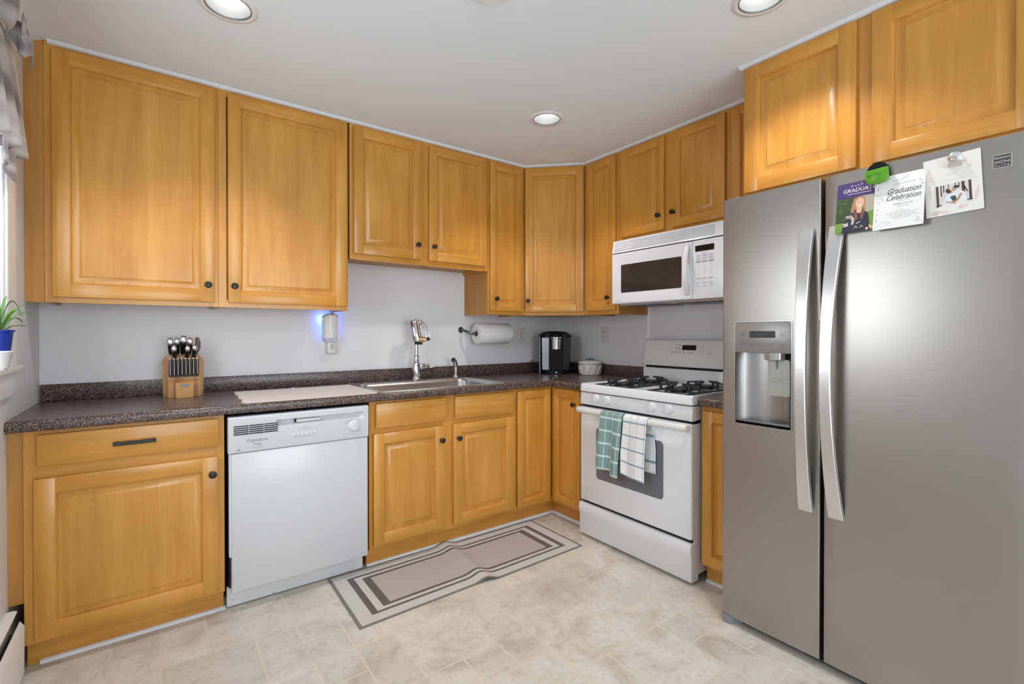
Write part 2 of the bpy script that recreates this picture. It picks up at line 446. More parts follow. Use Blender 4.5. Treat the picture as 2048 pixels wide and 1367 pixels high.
# white strips at the foot of the cabinets
struct('baseboard_back', qr([(-3.10, -0.563, 0, -1), (-2.507, -0.563, 0, -1)], 0.013, 0.0006, True), M['caulk'])
struct('baseboard_back_2', qr([(-1.868, -0.563, 0, -1), (-0.563, -0.563, -1, -1), (-0.563, -0.93, -1, 0)], 0.013, 0.0006, True), M['caulk'])
struct('baseboard_right', qr([(-0.563, -1.715, -1, 0), (-0.563, -1.915, -1, 0)], 0.013, 0.0006, True), M['caulk'])

# ================================================================= CABINETS
def knob(parent, T, u, d, z, r=0.0155):
    mb = MB(T)
    mb.lathe((u, d, z), [(0.009, 0), (0.0065, 0.004), (0.0060, 0.013), (r*0.75, 0.017), (r, 0.020), (r, 0.023), (r*0.82, 0.0265), (r*0.55, 0.0275), (r*0.5, 0.0255), (0.001, 0.026)], 'd', 20)
    return mb.build('knob', M['knob'], parent)

def panel_door(parent, T, u0, u1, z0, z1, d, name='door', fr=0.056, th=0.02, slope=0.026, kn=None, kd=0.0):
    mb = MB(T)
    if u0 > u1: u0, u1 = u1, u0
    bv = 0.0022
    mb.mt(0).box(u0, u0+fr, d, d+th, z0, z1, bv, 2); mb.box(u1-fr, u1, d, d+th, z0, z1, bv, 2)
    mb.mt(1).box(u0+fr-0.002, u1-fr+0.002, d, d+th-0.0004, z0, z0+fr, bv, 2); mb.box(u0+fr-0.002, u1-fr+0.002, d, d+th-0.0004, z1-fr, z1, bv, 2)
    mb.mt(0)
    a0, a1, c0, c1 = u0+fr-0.001, u1-fr+0.001, z0+fr-0.001, z1-fr+0.001
    def rg(i, dd): return [(a0+i, dd, c0+i), (a1-i, dd, c0+i), (a1-i, dd, c1-i), (a0+i, dd, c1-i)]
    mb.rings([rg(0, d+th-0.003), rg(0.004, d+th-0.006), rg(0.006, d+th-0.0140), rg(0.009, d+th-0.0145), rg(0.009+slope, d+th-0.0045), rg(0.0105+slope, d+th-0.0032)], True, False, True)
    o = mb.build(name, [M['wood_v'], M['wood_h']], parent)
    if kn: knob(o, T, kn[0], d+th, kn[1])
    return o
def slab_front(parent, T, u0, u1, z0, z1, d, name='drawer_front', th=0.02):
    mb = MB(T); mb.box(u0, u1, d, d+th, z0, z1, 0.004, 2); return mb.build(name, M['wood_h'], parent)
def face_frame(mb, u0, u1, z0, z1, d, stiles, rails, th=0.019):
    """stiles: list of (u0,u1); rails list of (z0,z1)"""
    mb.mt(0)
    for a, b in stiles: mb.box(a, b, d-th, d, z0, z1, 0.0008)
    mb.mt(1)
    for a, b in rails: mb.box(u0+0.001, u1-0.001, d-th+0.0005, d-0.0004, a, b)
def cab_body(parent, T, u0, u1, z0, z1, depth, stiles, rails, recess=0.012, extra=None):
    mb = MB(T)
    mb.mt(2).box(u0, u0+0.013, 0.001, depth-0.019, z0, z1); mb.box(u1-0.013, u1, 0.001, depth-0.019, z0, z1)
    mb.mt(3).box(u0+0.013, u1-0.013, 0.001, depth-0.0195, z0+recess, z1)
    face_frame(mb, u0, u1, z0, z1, depth, stiles, rails)
    return mb.build('cabinet_body', [M['wood_v'], M['wood_h'], M['wood_body'], M['wood_in']], parent)

ZT = ZC-0.002
KD = 0.325
# --- tall double wall cabinet at the left
t = thing('wall_cabinet', 'largest honey maple wall cabinet, two tall doors above the knife block, beside the window wall', 'cabinet', (-2.50, 0, 1.354))
cab_body(t, BACK, -3.116, -2.5055, 1.354, ZT, 0.305, [(-3.116, -3.078), (-2.545, -2.5055)], [(1.354, 1.392), (2.385, ZT)])
o = cab_body(t, BACK, -2.505, -1.877, 1.354, ZT, 0.305, [(-2.505, -2.47), (-1.905, -1.877)], [(1.354, 1.392), (2.385, ZT)])
mb = MB(BACK); mb.box(XL+0.0005, -3.1165, 0.285, 0.300, 1.354, ZT); mb.build('filler_strip', M['wood_body'], t)
panel_door(t, BACK, -3.092, -2.521, 1.377, 2.402, 0.305, kn=(-2.549, 1.457))
panel_door(t, BACK, -2.4645, -1.8905, 1.377, 2.402, 0.305, kn=(-2.439, 1.457))
# --- cabinet over the sink
t = thing('wall_cabinet', 'shorter maple wall cabinet with two doors mounted above the sink', 'cabinet', (-1.40, 0, 1.645))
cab_body(t, BACK, -1.868, -0.932, 1.648, ZT, 0.305, [(-1.868, -1.835), (-1.43, -1.375), (-0.965, -0.932)], [(1.648, 1.70), (2.385, ZT)], 0.02)
panel_door(t, BACK, -1.848, -1.428, 1.680, 2.402, 0.305, kn=(-1.458, 1.768))
panel_door(t, BACK, -1.376, -0.948, 1.680, 2.402, 0.305, kn=(-1.349, 1.768))
# --- narrow tall one, left of the corner
t = thing('wall_cabinet', 'narrow single-door maple wall cabinet above the paper towel roll', 'cabinet', (-0.77, 0, 1.354))
cab_body(t, BACK, -0.930, -0.6115, 1.354, ZT, 0.305, [(-0.930, -0.905), (-0.65, -0.6115)], [(1.354, 1.392), (2.385, ZT)])
panel_door(t, BACK, -0.9165, -0.639, 1.382, 2.402, 0.305, kn=(-0.874, 1.463), fr=0.05, slope=0.02)
# --- diagonal corner
t = thing('corner_wall_cabinet', 'diagonal maple corner wall cabinet with one door above the coffee maker', 'cabinet', (-0.3, -0.3, 1.354))
mb = MB()
fp = [(-0.6105, -0.001), (-0.001, -0.001), (-0.001, -0.6105), (-0.29, -0.6105), (-0.6105, -0.29)]
mb.rings([[(x, y, 1.362) for x, y in fp], [(x, y, ZT) for x, y in fp]])
W = 0.305*math.sqrt(2)
mb.build('cabinet_body', M['wood_body'], t)
mb = MB(DIAG); face_frame(mb, 0, W, 1.354, ZT, 0.0, [(0.002, 0.03), (W-0.03, W-0.002)], [(1.354, 1.392), (2.385, ZT)])
mb.build('face_frame', [M['wood_v'], M['wood_h']], t)
panel_door(t, DIAG, 0.010, W-0.010, 1.380, 2.405, 0.001, kn=(0.032, 1.457), fr=0.052, slope=0.022)
# --- right wall, narrow tall one
t = thing('wall_cabinet', 'tall narrow maple wall cabinet between the corner cabinet and the microwave', 'cabinet', (0, -0.77, 1.354))
cab_body(t, RIGHT, 0.6115, 0.922, 1.354, ZT, 0.305, [(0.6115, 0.655), (0.89, 0.922)], [(1.354, 1.392), (2.385, ZT)])
panel_door(t, RIGHT, 0.640, 0.907, 1.382, 2.402, 0.305, kn=(0.852, 1.465), fr=0.05, slope=0.02)
# --- over the microwave
t = thing('wall_cabinet', 'maple wall cabinet with two short doors directly over the white microwave', 'cabinet', (0, -1.30, 1.82))
cab_body(t, RIGHT, 0.923, 1.685, 1.818, ZT, 0.305, [(0.923, 0.965), (1.275, 1.35), (1.65, 1.685)], [(1.818, 1.86), (2.385, ZT)])
panel_door(t, RIGHT, 0.954, 1.284, 1.846, 2.402, 0.305, kn=(1.252, 1.932), fr=0.05)
panel_door(t, RIGHT, 1.338, 1.664, 1.846, 2.402, 0.305, kn=(1.352, 1.932), fr=0.05)
# --- sliver between microwave cabinet and fridge cabinet
t = thing('wall_cabinet', 'narrow maple wall cabinet squeezed behind the refrigerator, mostly hidden, right of the microwave doors', 'cabinet', (0, -1.80, 1.36))
cab_body(t, RIGHT, 1.686, 1.911, 1.36, ZT, 0.305, [(1.686, 1.715), (1.885, 1.911)], [(1.36, 1.40), (2.385, ZT)])
panel_door(t, RIGHT, 1.702, 1.900, 1.382, 2.402, 0.305, fr=0.045, slope=0.018)
# --- over the fridge
t = thing('wall_cabinet', 'deep maple cabinet above the refrigerator with two wide doors', 'cabinet', (0, -2.38, 1.84))
cab_body(t, RIGHT, 1.9125, 2.865, 1.836, ZT, 0.605, [(1.9125, 1.945), (2.33, 2.42), (2.825, 2.865)], [(1.836, 1.87), (2.39, ZT)])
panel_door(t, RIGHT, 1.926, 2.353, 1.853, 2.408, 0.605, fr=0.060, slope=0.03)
panel_door(t, RIGHT, 2.402, 2.832, 1.853, 2.408, 0.605, fr=0.060, slope=0.03)

# --- base cabinets
def base_body(t, T, u0, u1, stiles, rails, zb=0.098, zt=0.8725, depth=0.61, toe=0.563, hollow=False):
    mb = MB(T)
    if hollow:
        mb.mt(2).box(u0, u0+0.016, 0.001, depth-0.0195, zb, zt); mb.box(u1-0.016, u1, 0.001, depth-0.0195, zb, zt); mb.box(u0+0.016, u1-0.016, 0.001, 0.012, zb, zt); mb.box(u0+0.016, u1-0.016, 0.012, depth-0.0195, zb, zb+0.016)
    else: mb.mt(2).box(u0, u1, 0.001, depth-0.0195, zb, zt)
    mb.box(u0+0.0, u1-0.0, 0.001, toe-0.012, 0.001, zb)
    face_frame(mb, u0, u1, zb, zt, depth, stiles, rails)
    o = mb.build('cabinet_body', [M['wood_v'], M['wood_h'], M['wood_body'], M['wood_in']], t)
    mb = MB(T); mb.box(u0+0.001, u1-0.001, toe-0.0115, toe-0.0003, 0.001, zb-0.001); mb.build('toe_kick', M['wood_h'], t)
    return o
t = thing('base_cabinet', 'wide maple base cabinet with drawer and one big door left of the dishwasher', 'cabinet', (-2.8, 0, 0))
base_body(t, BACK, -3.1345, -2.512, [(-3.1345, -3.085), (-2.55, -2.512)], [(0.098, 0.14), (0.69, 0.75), (0.85, 0.8725)])
mb = MB(BACK); mb.box(XL+0.0005, -3.135, 0.585, 0.600, 0.250, 0.872); mb.build('filler_strip', M['wood_body'], t)
o = slab_front(t, BACK, -3.098, -2.534, 0.741, 0.858, 0.61, 'drawer')
mb = MB(BACK)
mb.box(-2.884, -2.750, 0.650, 0.656, 0.792, 0.808, 0.0015); mb.box(-2.880, -2.868, 0.630, 0.652, 0.794, 0.806, 0.001); mb.box(-2.766, -2.754, 0.630, 0.652, 0.794, 0.806, 0.001)
mb.build('bar_pull', M['knob'], o)
panel_door(t, BACK, -3.106, -2.536, 0.108, 0.697, 0.61, kn=(-2.558, 0.625), fr=0.058)
t = thing('base_cabinet', 'maple sink base cabinet with two doors behind the striped rug', 'cabinet', (-1.4, 0, 0))
base_body(t, BACK, -1.868, -0.932, [(-1.868, -1.83), (-1.44, -1.365), (-0.955, -0.932)], [(0.098, 0.14), (0.69, 0.74), (0.85, 0.8725)], hollow=True)
slab_front(t, BACK, -1.836, -1.428, 0.731, 0.860, 0.61, 'false_drawer_front')
slab_front(t, BACK, -1.367, -0.948, 0.731, 0.860, 0.61, 'false_drawer_front')
panel_door(t, BACK, -1.849, -1.437, 0.122, 0.704, 0.61, kn=(-1.459, 0.624), fr=0.056)
panel_door(t, BACK, -1.378, -0.945, 0.122, 0.704, 0.61, kn=(-1.349, 0.622), fr=0.056)
t = thing('corner_base_cabinet', 'inside corner maple base cabinet with two narrow folding doors beside the range', 'cabinet', (-0.4, -0.4, 0))
mb = MB()
fp = [(-0.9315, -0.001), (-0.001, -0.001), (-0.001, -0.918), (-0.605, -0.918), (-0.605, -0.605), (-0.9315, -0.605)]
mb.rings([[(x, y, 0.10) for x, y in fp], [(x, y, 0.8725) for x, y in fp]])
fp = [(-0.9315, -0.001), (-0.001, -0.001), (-0.001, -0.918), (-0.5625, -0.918), (-0.5625, -0.5625), (-0.9315, -0.5625)]
mb.rings([[(x, y, 0.001) for x, y in fp], [(x, y, 0.10) for x, y in fp]])
mb.build('cabinet_body', M['wood_h'], t)
mb = MB(BACK); mb.box(-0.9315, -0.918, 0.595, 0.61, 0.098, 0.8725); mb.box(-0.9315, -0.605, 0.60, 0.6095, 0.098, 0.13); mb.box(-0.9315, -0.605, 0.60, 0.6095, 0.85, 0.8725)
mb.T = RIGHT; mb.box(0.892, 0.918, 0.595, 0.61, 0.098, 0.8725); mb.box(0.605, 0.918, 0.60, 0.6095, 0.098, 0.13); mb.box(0.605, 0.918, 0.60, 0.6095, 0.85, 0.8725)
mb.build('face_frame', M['wood_v'], t)
panel_door(t, BACK, -0.913, -0.642, 0.116, 0.858, 0.6102, fr=0.050, slope=0.020)
panel_door(t, RIGHT, 0.6345, 0.892, 0.112, 0.862, 0.6102, kn=(0.845, 0.776), fr=0.050, slope=0.020)
t = thing('base_cabinet', 'narrow maple base cabinet between the range and the refrigerator', 'cabinet', (0, -1.81, 0))
base_body(t, RIGHT, 1.712, 1.922, [(1.712, 1.735), (1.90, 1.922)], [(0.098, 0.13), (0.85, 0.8725)])
panel_door(t, RIGHT, 1.725, 1.912, 0.107, 0.852, 0.61, fr=0.05, slope=0.018)

# ================================================================= COUNTERTOP
t = thing('countertop', 'speckled brown laminate worktop running along two walls around the sink', 'countertop', (-1.5, 0, 0.914))
ZT0, ZT1, DF = 0.874, 0.914, 0.645
SH = (-1.795, -1.005, 0.080, 0.595)          # sink cut-out: u0,u1,d0,d1
mb = MB()
def nose(d0=0.60, D=DF):
    r = 0.014; pr = [(d0, ZT1)]
    for i in range(6):
        a = PI/2*i/5; pr.append((D-r+r*math.sin(a), ZT1-r+r*math.cos(a)))
    r2 = 0.008
    for i in range(4):
        a = PI/2*i/3; pr.append((D-r2+r2*math.cos(a), ZT0+r2-r2*math.sin(a)))
    pr.append((d0, ZT0)); return pr
pr = nose()
mb.rings([[(XL+0.0006, -d, z) for d, z in pr], [(-d, -d, z) for d, z in pr], [(-d, -0.937, z) for d, z in pr]])
def flat(u0, u1, d0, d1, T=BACK): mb.T = T; mb.box(u0, u1, d0, d1, ZT0, ZT1)
flat(XL+0.0006, SH[0], 0.0008, 0.60); flat(SH[1], -0.0008, 0.0008, 0.60); flat(SH[0], SH[1], 0.0008, SH[2]); flat(SH[0], SH[1], SH[3], 0.60)
flat(0.60, 0.937, 0.0008, 0.60, RIGHT)
mb.build('worktop', M['laminate'], t)
mb = MB(BACK); mb.box(XL+0.004, -0.001, 0.0008, 0.020, ZT1, 0.992, 0.003, 2); mb.T = RIGHT; mb.box(0.0205, 0.937, 0.0008, 0.020, ZT1, 0.992, 0.003, 2)
mb.build('backsplash', M['laminate'], t)
mb = MB(); q = 0.0012
mb.add([(-0.03-q, -0.03+q, ZT1+0.0002), (-0.03+q, -0.03-q, ZT1+0.0002), (-0.634+q, -0.634-q, ZT1+0.0002), (-0.634-q, -0.634+q, ZT1+0.0002)], [(0, 1, 2, 3)])
mb.build('mitre_seam', mat('pale_seam_filler', (0.45, 0.42, 0.40), 0.4), t)
t = thing('countertop', 'short piece of speckled brown laminate worktop between range and refrigerator', 'countertop', (0, -1.81, 0.914))
mb = MB(); pr = nose(0.59)
mb.rings([[(-d, -1.712, z) for d, z in pr], [(-d, -1.922, z) for d, z in pr]]); mb.T = RIGHT; mb.box(1.712, 1.922, 0.0008, 0.59, ZT0, ZT1)
mb.build('worktop', M['laminate'], t)
MB(RIGHT).box(1.712, 1.922, 0.0008, 0.020, ZT1, 0.992, 0.003, 2).build('backsplash', M['laminate'], t)

# ================================================================= SINK, FAUCET
t = thing('kitchen_sink', 'stainless steel drop-in single bowl sink set into the worktop', 'sink', (-1.4, -0.33, 0.914))
mb = MB()
def zr(u0, u1, d0, d1, r, z): return [(a, -b, z) for a, b in rrect(u0, u1, d0, d1, r)]
mb.rings([zr(-1.817, -0.983, 0.055, 0.618, 0.03, 0.9143), zr(-1.814, -0.986, 0.058, 0.615, 0.03, 0.9195), zr(-1.806, -0.994, 0.066, 0.607, 0.03, 0.9205),
          zr(-1.790, -1.012, 0.160, 0.590, 0.07, 0.9175), zr(-1.782, -1.020, 0.168, 0.582, 0.07, 0.914), zr(-1.774, -1.028, 0.176, 0.574, 0.07, 0.895), zr(-1.762, -1.040, 0.19, 0.560, 0.07, 0.745),
          zr(-1.74, -1.062, 0.21, 0.54, 0.07, 0.728), zr(-1.50, -1.30, 0.33, 0.42, 0.045, 0.722)], True, False, True)
mb.build('basin', M['sink'], t, recalc=True, angle=50)
mb = MB(BACK); mb.lathe((-1.40, -0.0, 0), [(0.001, 0)], 'z') if False else None
mb = MB(); mb.lathe((-1.40, -0.375, 0.7225), [(0.044, 0), (0.044, 0.004), (0.036, 0.005), (0.03, 0.001), (0.004, 0.0015)], 'z', 24); mb.build('drain', M['chrome'], t)

# faucet with clip-on water filter; R/F = directions of the picture plane at the faucet, used only to aim the spout
t = thing('kitchen_faucet', 'brushed nickel kitchen faucet behind the sink with a filter on its spout', 'faucet', (-1.364, -0.105, 0.92))
fx, fy = -1.364, -0.105
mb = MB(); mb.lathe((fx, fy, 0.9195), [(0.030, 0), (0.030, 0.006), (0.026, 0.010), (0.0245, 0.022), (0.0255, 0.024), (0.0255, 0.030), (0.0275, 0.05), (0.0265, 0.07), (0.0205, 0.10), (0.0175, 0.115), (0.019, 0.118), (0.019, 0.124), (0.0165, 0.128), (0.0165, 0.148), (0.0185, 0.150), (0.0185, 0.156), (0.0135, 0.160), (0.0125, 0.165)], 'z', 28)
mb.build('faucet_body', M['nickel'], t)
ang = math.radians(-28); ux, uy = math.cos(ang), math.sin(ang)     # spout heading
pts = [(fx, fy, 1.08+0.02*i) for i in range(10)]
for i in range(1, 13):
    a = PI*i/14; pts.append((fx+ux*0.016*(1-math.cos(a)), fy+uy*0.016*(1-math.cos(a)), 1.262+0.040*math.sin(a)))
mb = MB(); mb.tube(pts, 0.0125, 14); mb.build('spout', M['nickel'], t)
mb = MB(); px, py = fx+0.02, fy-0.004
mb.lathe((fx+0.020, fy, 1.005), [(0.017, 0), (0.0185, 0.004), (0.0185, 0.036), (0.017, 0.04), (0.017, 0.044), (0.0175, 0.046), (0.016, 0.062), (0.010, 0.070), (0.005, 0.072)], 'u', 18)
mb.tube([(fx+0.088, fy, 1.002), (fx+0.105, fy-0.003, 0.998), (fx+0.125, fy-0.008, 1.003)], [0.0075, 0.006, 0.007], 10); mb.build('faucet_handle', M['nickel'], t)
# filter: slanted barrel with a bail of tubing and a black nozzle
rx, ry = 0.803, -0.596
def FP(a, z, b=0.0): return (fx+rx*a-0.596*b, fy+ry*a-0.803*b, z)
wf = MB(); wf.tube([FP(-0.012, 1.305, 0.045), FP(-0.005, 1.29, 0.047), FP(0.012, 1.20, 0.05), FP(0.016, 1.175, 0.05)], [0.027, 0.034, 0.034, 0.031], 20)
fo = wf.build('water_filter', M['chrome'], t)
mb = MB(); mb.tube([FP(0.004, 1.195, 0.055), FP(0.045, 1.185, 0.055), FP(0.078, 1.186, 0.055)], [0.024, 0.022, 0.012], 16); mb.build('filter_base', mat('amber_tinted_chrome', (0.75, 0.52, 0.30), 0.15, 1.0), fo)
mb = MB()
for k, rr in ((0.0, 0.0052), (0.017, 0.0045)):
    mb.tube([FP(0.012-k*0.3+(0.082-k)*math.sin(PI*0.5*i/8), 1.200+(0.115-k*0.6)*math.cos(PI*0.5*i/8), 0.05) for i in range(9)], rr, 8)
mb.build('bail', M['nickel'], fo)
mb = MB(); mb.tube([FP(0.078, 1.184, 0.055), FP(0.098, 1.195, 0.055)], [0.011, 0.012], 12); mb.tube([FP(0.005, 1.172, 0.05), FP(0.05, 1.168, 0.055)], [0.02, 0.016], 12); mb.build('nozzle', M['black'], fo)
t = thing('side_sprayer', 'small bent nickel side sprayer at the back right of the sink', 'sprayer', (-1.075, -0.11, 0.92))
mb = MB(); sx, sy = -1.070, -0.115
mb.lathe((sx, sy, 0.9195), [(0.024, 0), (0.024, 0.004), (0.017, 0.010), (0.014, 0.020), (0.0155, 0.022)], 'z', 20); mb.build('sprayer_base', M['nickel'], t)
mb = MB(); mb.tube([(sx, sy, 0.94), (sx, sy, 0.985), (sx, sy, 1.005), (sx-0.004, sy-0.003, 1.020), (sx-0.014, sy-0.008, 1.034), (sx-0.030, sy-0.02, 1.044)], [0.0135, 0.0145, 0.015, 0.0155, 0.016, 0.0165], 14)
mb.build('sprayer_head', M['nickel'], t)
mb = MB(); mb.tube([(sx-0.030, sy-0.02, 1.044), (sx-0.035, sy-0.024, 1.0465)], 0.012, 14); mb.build('spray_face', M['black'], t)

# ================================================================= DISHWASHER
t = thing('dishwasher', 'white built-in dishwasher between the maple base cabinets', 'dishwasher', (-2.19, 0, 0))
D0 = 0.642; a, b = -2.501, -1.884
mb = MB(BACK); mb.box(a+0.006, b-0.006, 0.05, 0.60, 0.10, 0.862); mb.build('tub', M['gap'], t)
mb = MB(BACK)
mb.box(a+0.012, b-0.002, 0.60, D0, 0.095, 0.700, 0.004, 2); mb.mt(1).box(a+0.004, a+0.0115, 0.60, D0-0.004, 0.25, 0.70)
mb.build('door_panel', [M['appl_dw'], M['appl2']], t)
mb = MB(BACK)
def sect(u, c=0):    # control console profile
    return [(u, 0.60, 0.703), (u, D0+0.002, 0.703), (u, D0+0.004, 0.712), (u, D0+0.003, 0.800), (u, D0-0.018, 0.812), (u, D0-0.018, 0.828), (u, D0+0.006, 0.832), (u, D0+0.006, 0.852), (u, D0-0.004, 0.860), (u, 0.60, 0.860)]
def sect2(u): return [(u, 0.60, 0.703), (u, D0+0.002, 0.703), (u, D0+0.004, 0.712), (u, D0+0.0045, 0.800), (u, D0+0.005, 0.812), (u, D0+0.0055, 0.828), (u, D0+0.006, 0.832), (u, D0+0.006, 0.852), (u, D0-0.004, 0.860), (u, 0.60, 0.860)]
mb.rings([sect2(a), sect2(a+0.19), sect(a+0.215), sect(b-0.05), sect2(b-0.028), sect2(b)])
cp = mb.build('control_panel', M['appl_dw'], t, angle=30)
mb = MB(BACK)
for i in range(5):
    for k in range(3): mb.box(a+0.020+k*0.060, a+0.076+k*0.060+(0.002 if k < 2 else 0), D0+0.0035, D0+0.0062, 0.781+i*0.0088, 0.7855+i*0.0088)
mb.build('vent_slots', M['gap'], cp)
MB(BACK).box(a+0.275, a+0.385, D0-0.016, D0+0.002, 0.812, 0.823, 0.002).build('latch', M['appl2'], cp)
MB(BACK).box(a+0.270, a+0.2745, D0-0.016, D0+0.0025, 0.811, 0.826).build('latch_shadow_gap', M['gap'], cp)
mb = MB(BACK); du, dz = b-0.074, 0.765
mb.mt(0).lathe((du, D0+0.003, dz), [(0.0275, 0), (0.0275, 0.003), (0.026, 0.005), (0.023, 0.012), (0.022, 0.013), (0.001, 0.013)], 'd', 28)
mb.box(du-0.006, du+0.006, D0+0.014, D0+0.023, dz-0.022, dz+0.022, 0.003, 2); dial = mb.build('dial', M['appl2'], cp)
mb = MB(BACK); q = D0+0.0036
for i in range(6): mb.box(a+0.2615+i*0.0187, a+0.2635+i*0.0187, q, q+0.0006, 0.772, 0.774)
for k in range(12):
    an = -1.1+k*0.33
    if 1.2 < an < 1.8: continue
    cx, cz = du+0.050*math.cos(an), dz+0.030*math.sin(an)
    mb.box(cx-0.008, cx+0.010, q, q+0.0005, cz-0.0007, cz+0.0007)
q = D0+0.0047
mb.text('Frigidaire', a+0.112, 0.750, q-0.0003, width=0.088, shear=0.45)
ql = q; q = D0+0.0036
mb.box(a+0.26, a+0.31, q, q+0.0005, 0.7375, 0.7385) if False else None
for u0, u1, zz in ((0.263, 0.283, 0.741), (0.305, 0.325, 0.7405), (0.34, 0.348, 0.7405), (0.30, 0.335, 0.782)): mb.box(a+u0, a+u1, q, q+0.0005, zz, zz+0.0012)
q = D0+0.0040; mb.box(a+0.097, a+0.129, q, q+0.0008, 0.7315, 0.7345); mb.box(a+0.092, a+0.137, q, q+0.0008, 0.7195, 0.7203)
mb.line([(a+0.024, 0.713), (a+0.046, 0.713)], 0.0012, q, q+0.0006); mb.ell(a+0.040, 0.716, 0.006, 0.0026, q, q+0.0004)
mb.build('printed_marks', M['greyink'], cp)
for i in range(6):
    mb = MB(BACK); mb.lathe((a+0.2625+i*0.0187, D0+0.003, 0.757), [(0.0082, 0), (0.0082, 0.0025), (0.0072, 0.004), (0.0058, 0.003), (0.0055, 0.0036), (0.001, 0.004)], 'd', 18); mb.build('push_button', M['appl2'], cp)
mb = MB(BACK); mb.box(a+0.0, b-0.005, 0.560, 0.572, 0.004, 0.094, 0.002); kp = mb.build('kick_plate', M['appl2'], t)
for u, z in ((a+0.022, 0.035), (a+0.19, 0.012), (b-0.028, 0.072)):
    mb = MB(BACK); mb.lathe((u, 0.572, z), [(0.0045, 0), (0.0045, 0.0015), (0.001, 0.002)], 'd', 12); mb.build('screw', M['nickel'], kp)

# ================================================================= RANGE
t = thing('gas_range', 'white freestanding gas range with four burners and a raised back console', 'range', (-0.35, -1.325, 0))
a, b = 0.9465, 1.7035; XF = 0.677
mb = MB(RIGHT); mb.box(a+0.004, b-0.004, 0.02, 0.640, 0.042, 0.875, 0.002); mb.box(a+0.004, b-0.004, 0.64, 0.655, 0.20, 0.80)
mb.build('body', M['appl'], t)
# cooktop with rolled rim
mb = MB(RIGHT)
def cr(i, z, r=0.02): return [(p, q, z) for p, q in rrect(a+i, b-i, 0.075+i, XF+0.003-i, r)]
mb.rings([cr(0.0, 0.878, 0.01), cr(-0.001, 0.915, 0.012), cr(0.004, 0.924, 0.014), cr(0.016, 0.924, 0.02), cr(0.024, 0.916, 0.03), cr(0.05, 0.912, 0.05)])
ck = mb.build('cooktop', M['appl'], t)
for v in (0.20, 0.47, 0.60):
    pass
BUR = [(1.135, 0.505), (1.135, 0.245), (1.515, 0.505), (1.515, 0.245)]
for u, d in BUR:
    mb = MB(RIGHT)
    mb.mt(0).lathe((u, d, 0.9122), [(0.052, 0), (0.050, 0.003), (0.036, 0.004), (0.036, 0.010), (0.034, 0.012)], 'z', 28)
    mb.mt(1).lathe((u, d, 0.924), [(0.035, 0), (0.037, 0.003), (0.035, 0.007), (0.02, 0.009), (0.001, 0.009)], 'z', 28)
    mb.build('burner', [M['knob'], M['iron']], t)
for u, d in BUR:
    mb = MB(RIGHT); h = 0.116; zb = 0.9165
    for s0 in (-1, 1):
        mb.box(u-h, u+h, d+s0*h-0.005, d+s0*h+0.005, zb-0.003, zb+0.006, 0.002); mb.box(u+s0*h-0.005, u+s0*h+0.005, d-h, d+h, zb-0.003, zb+0.006, 0.002)
    for (cu, cd_) in ((1, 0), (-1, 0), (0, 1), (0, -1)):
        # finger: inverted U with a pointed inner tip
        pu, pd = -cd_, cu
        def pt(rad, off, z): return (u+cu*rad+pu*off, d+cd_*rad+pd*off, z)
        wv = 0.0048
        def bar(r0, z0, r1, z1, th=0.009, w0=wv, w1=wv):
            mb.rings([[pt(r0, -w0, z0-th/2), pt(r0, w0, z0-th/2), pt(r0, w0, z0+th/2), pt(r0, -w0, z0+th/2)], [pt(r1, -w1, z1-th/2), pt(r1, w1, z1-th/2), pt(r1, w1, z1+th/2), pt(r1, -w1, z1+th/2)]])
        bar(h+0.003, 0.942, 0.060, 0.949); bar(0.060, 0.949, 0.022, 0.953, 0.009, wv, 0.0015)
        for rr, zt in ((h+0.001, 0.942), (0.066, 0.947)):
            mb.rings([[pt(rr-0.006, -wv, zb), pt(rr-0.006, wv, zb), pt(rr+0.006, wv, zb), pt(rr+0.006, -wv, zb)], [pt(rr-0.006, -wv, zt), pt(rr-0.006, wv, zt), pt(rr+0.006, wv, zt), pt(rr+0.006, -wv, zt)]])
        bar(h, zb+0.002, 0.055, zb+0.001, 0.008)
    mb.build('burner_grate', M['iron'], t, smooth=False)
# front control panel and knobs
mb = MB(RIGHT)
mb.rings([[(u, 0.64, 0.800), (u, XF-0.002, 0.800), (u, XF+0.001, 0.806), (u, XF-0.004, 0.868), (u, XF-0.010, 0.872), (u, 0.64, 0.872)] for u in (a+0.001, b-0.001)])
cp = mb.build('front_panel', M['appl'], t)
MB(RIGHT).box(a+0.004, b-0.004, 0.60, XF-0.012, 0.870, 0.880).build('shadow_gap', M['gap'], t)
MB(RIGHT).box(a+0.004, b-0.004, 0.60, XF-0.012, 0.785, 0.802).build('shadow_gap', M['gap'], t)
for u in (1.076, 1.160, 1.470, 1.572):
    mb = MB(RIGHT); z = 0.842
    mb.lathe((u, XF-0.003, z), [(0.0285, 0), (0.0285, 0.002), (0.0265, 0.004), (0.0255, 0.004), (0.022, 0.016), (0.020, 0.0185), (0.001, 0.019)], 'd', 28)
    mb.box(u-0.0065, u+0.0065, XF+0.012, XF+0.024, z-0.0195, z+0.0195, 0.003, 2)
    k = mb.build('control_knob', M['appl2'], t)
    mb = MB(RIGHT)
    for i in range(9):
        an = -2.2+i*0.36; mb.ell(u+0.0335*math.cos(an), z+0.0335*math.sin(an), 0.0012, 0.0012, XF-0.003, XF-0.0008, 8)
    mb.ell(u+0.040, z+0.030, 0.0022, 0.0022, XF-0.004, XF-0.0015, 8)
    mb.build('dial_marks', M['greyink'], k)
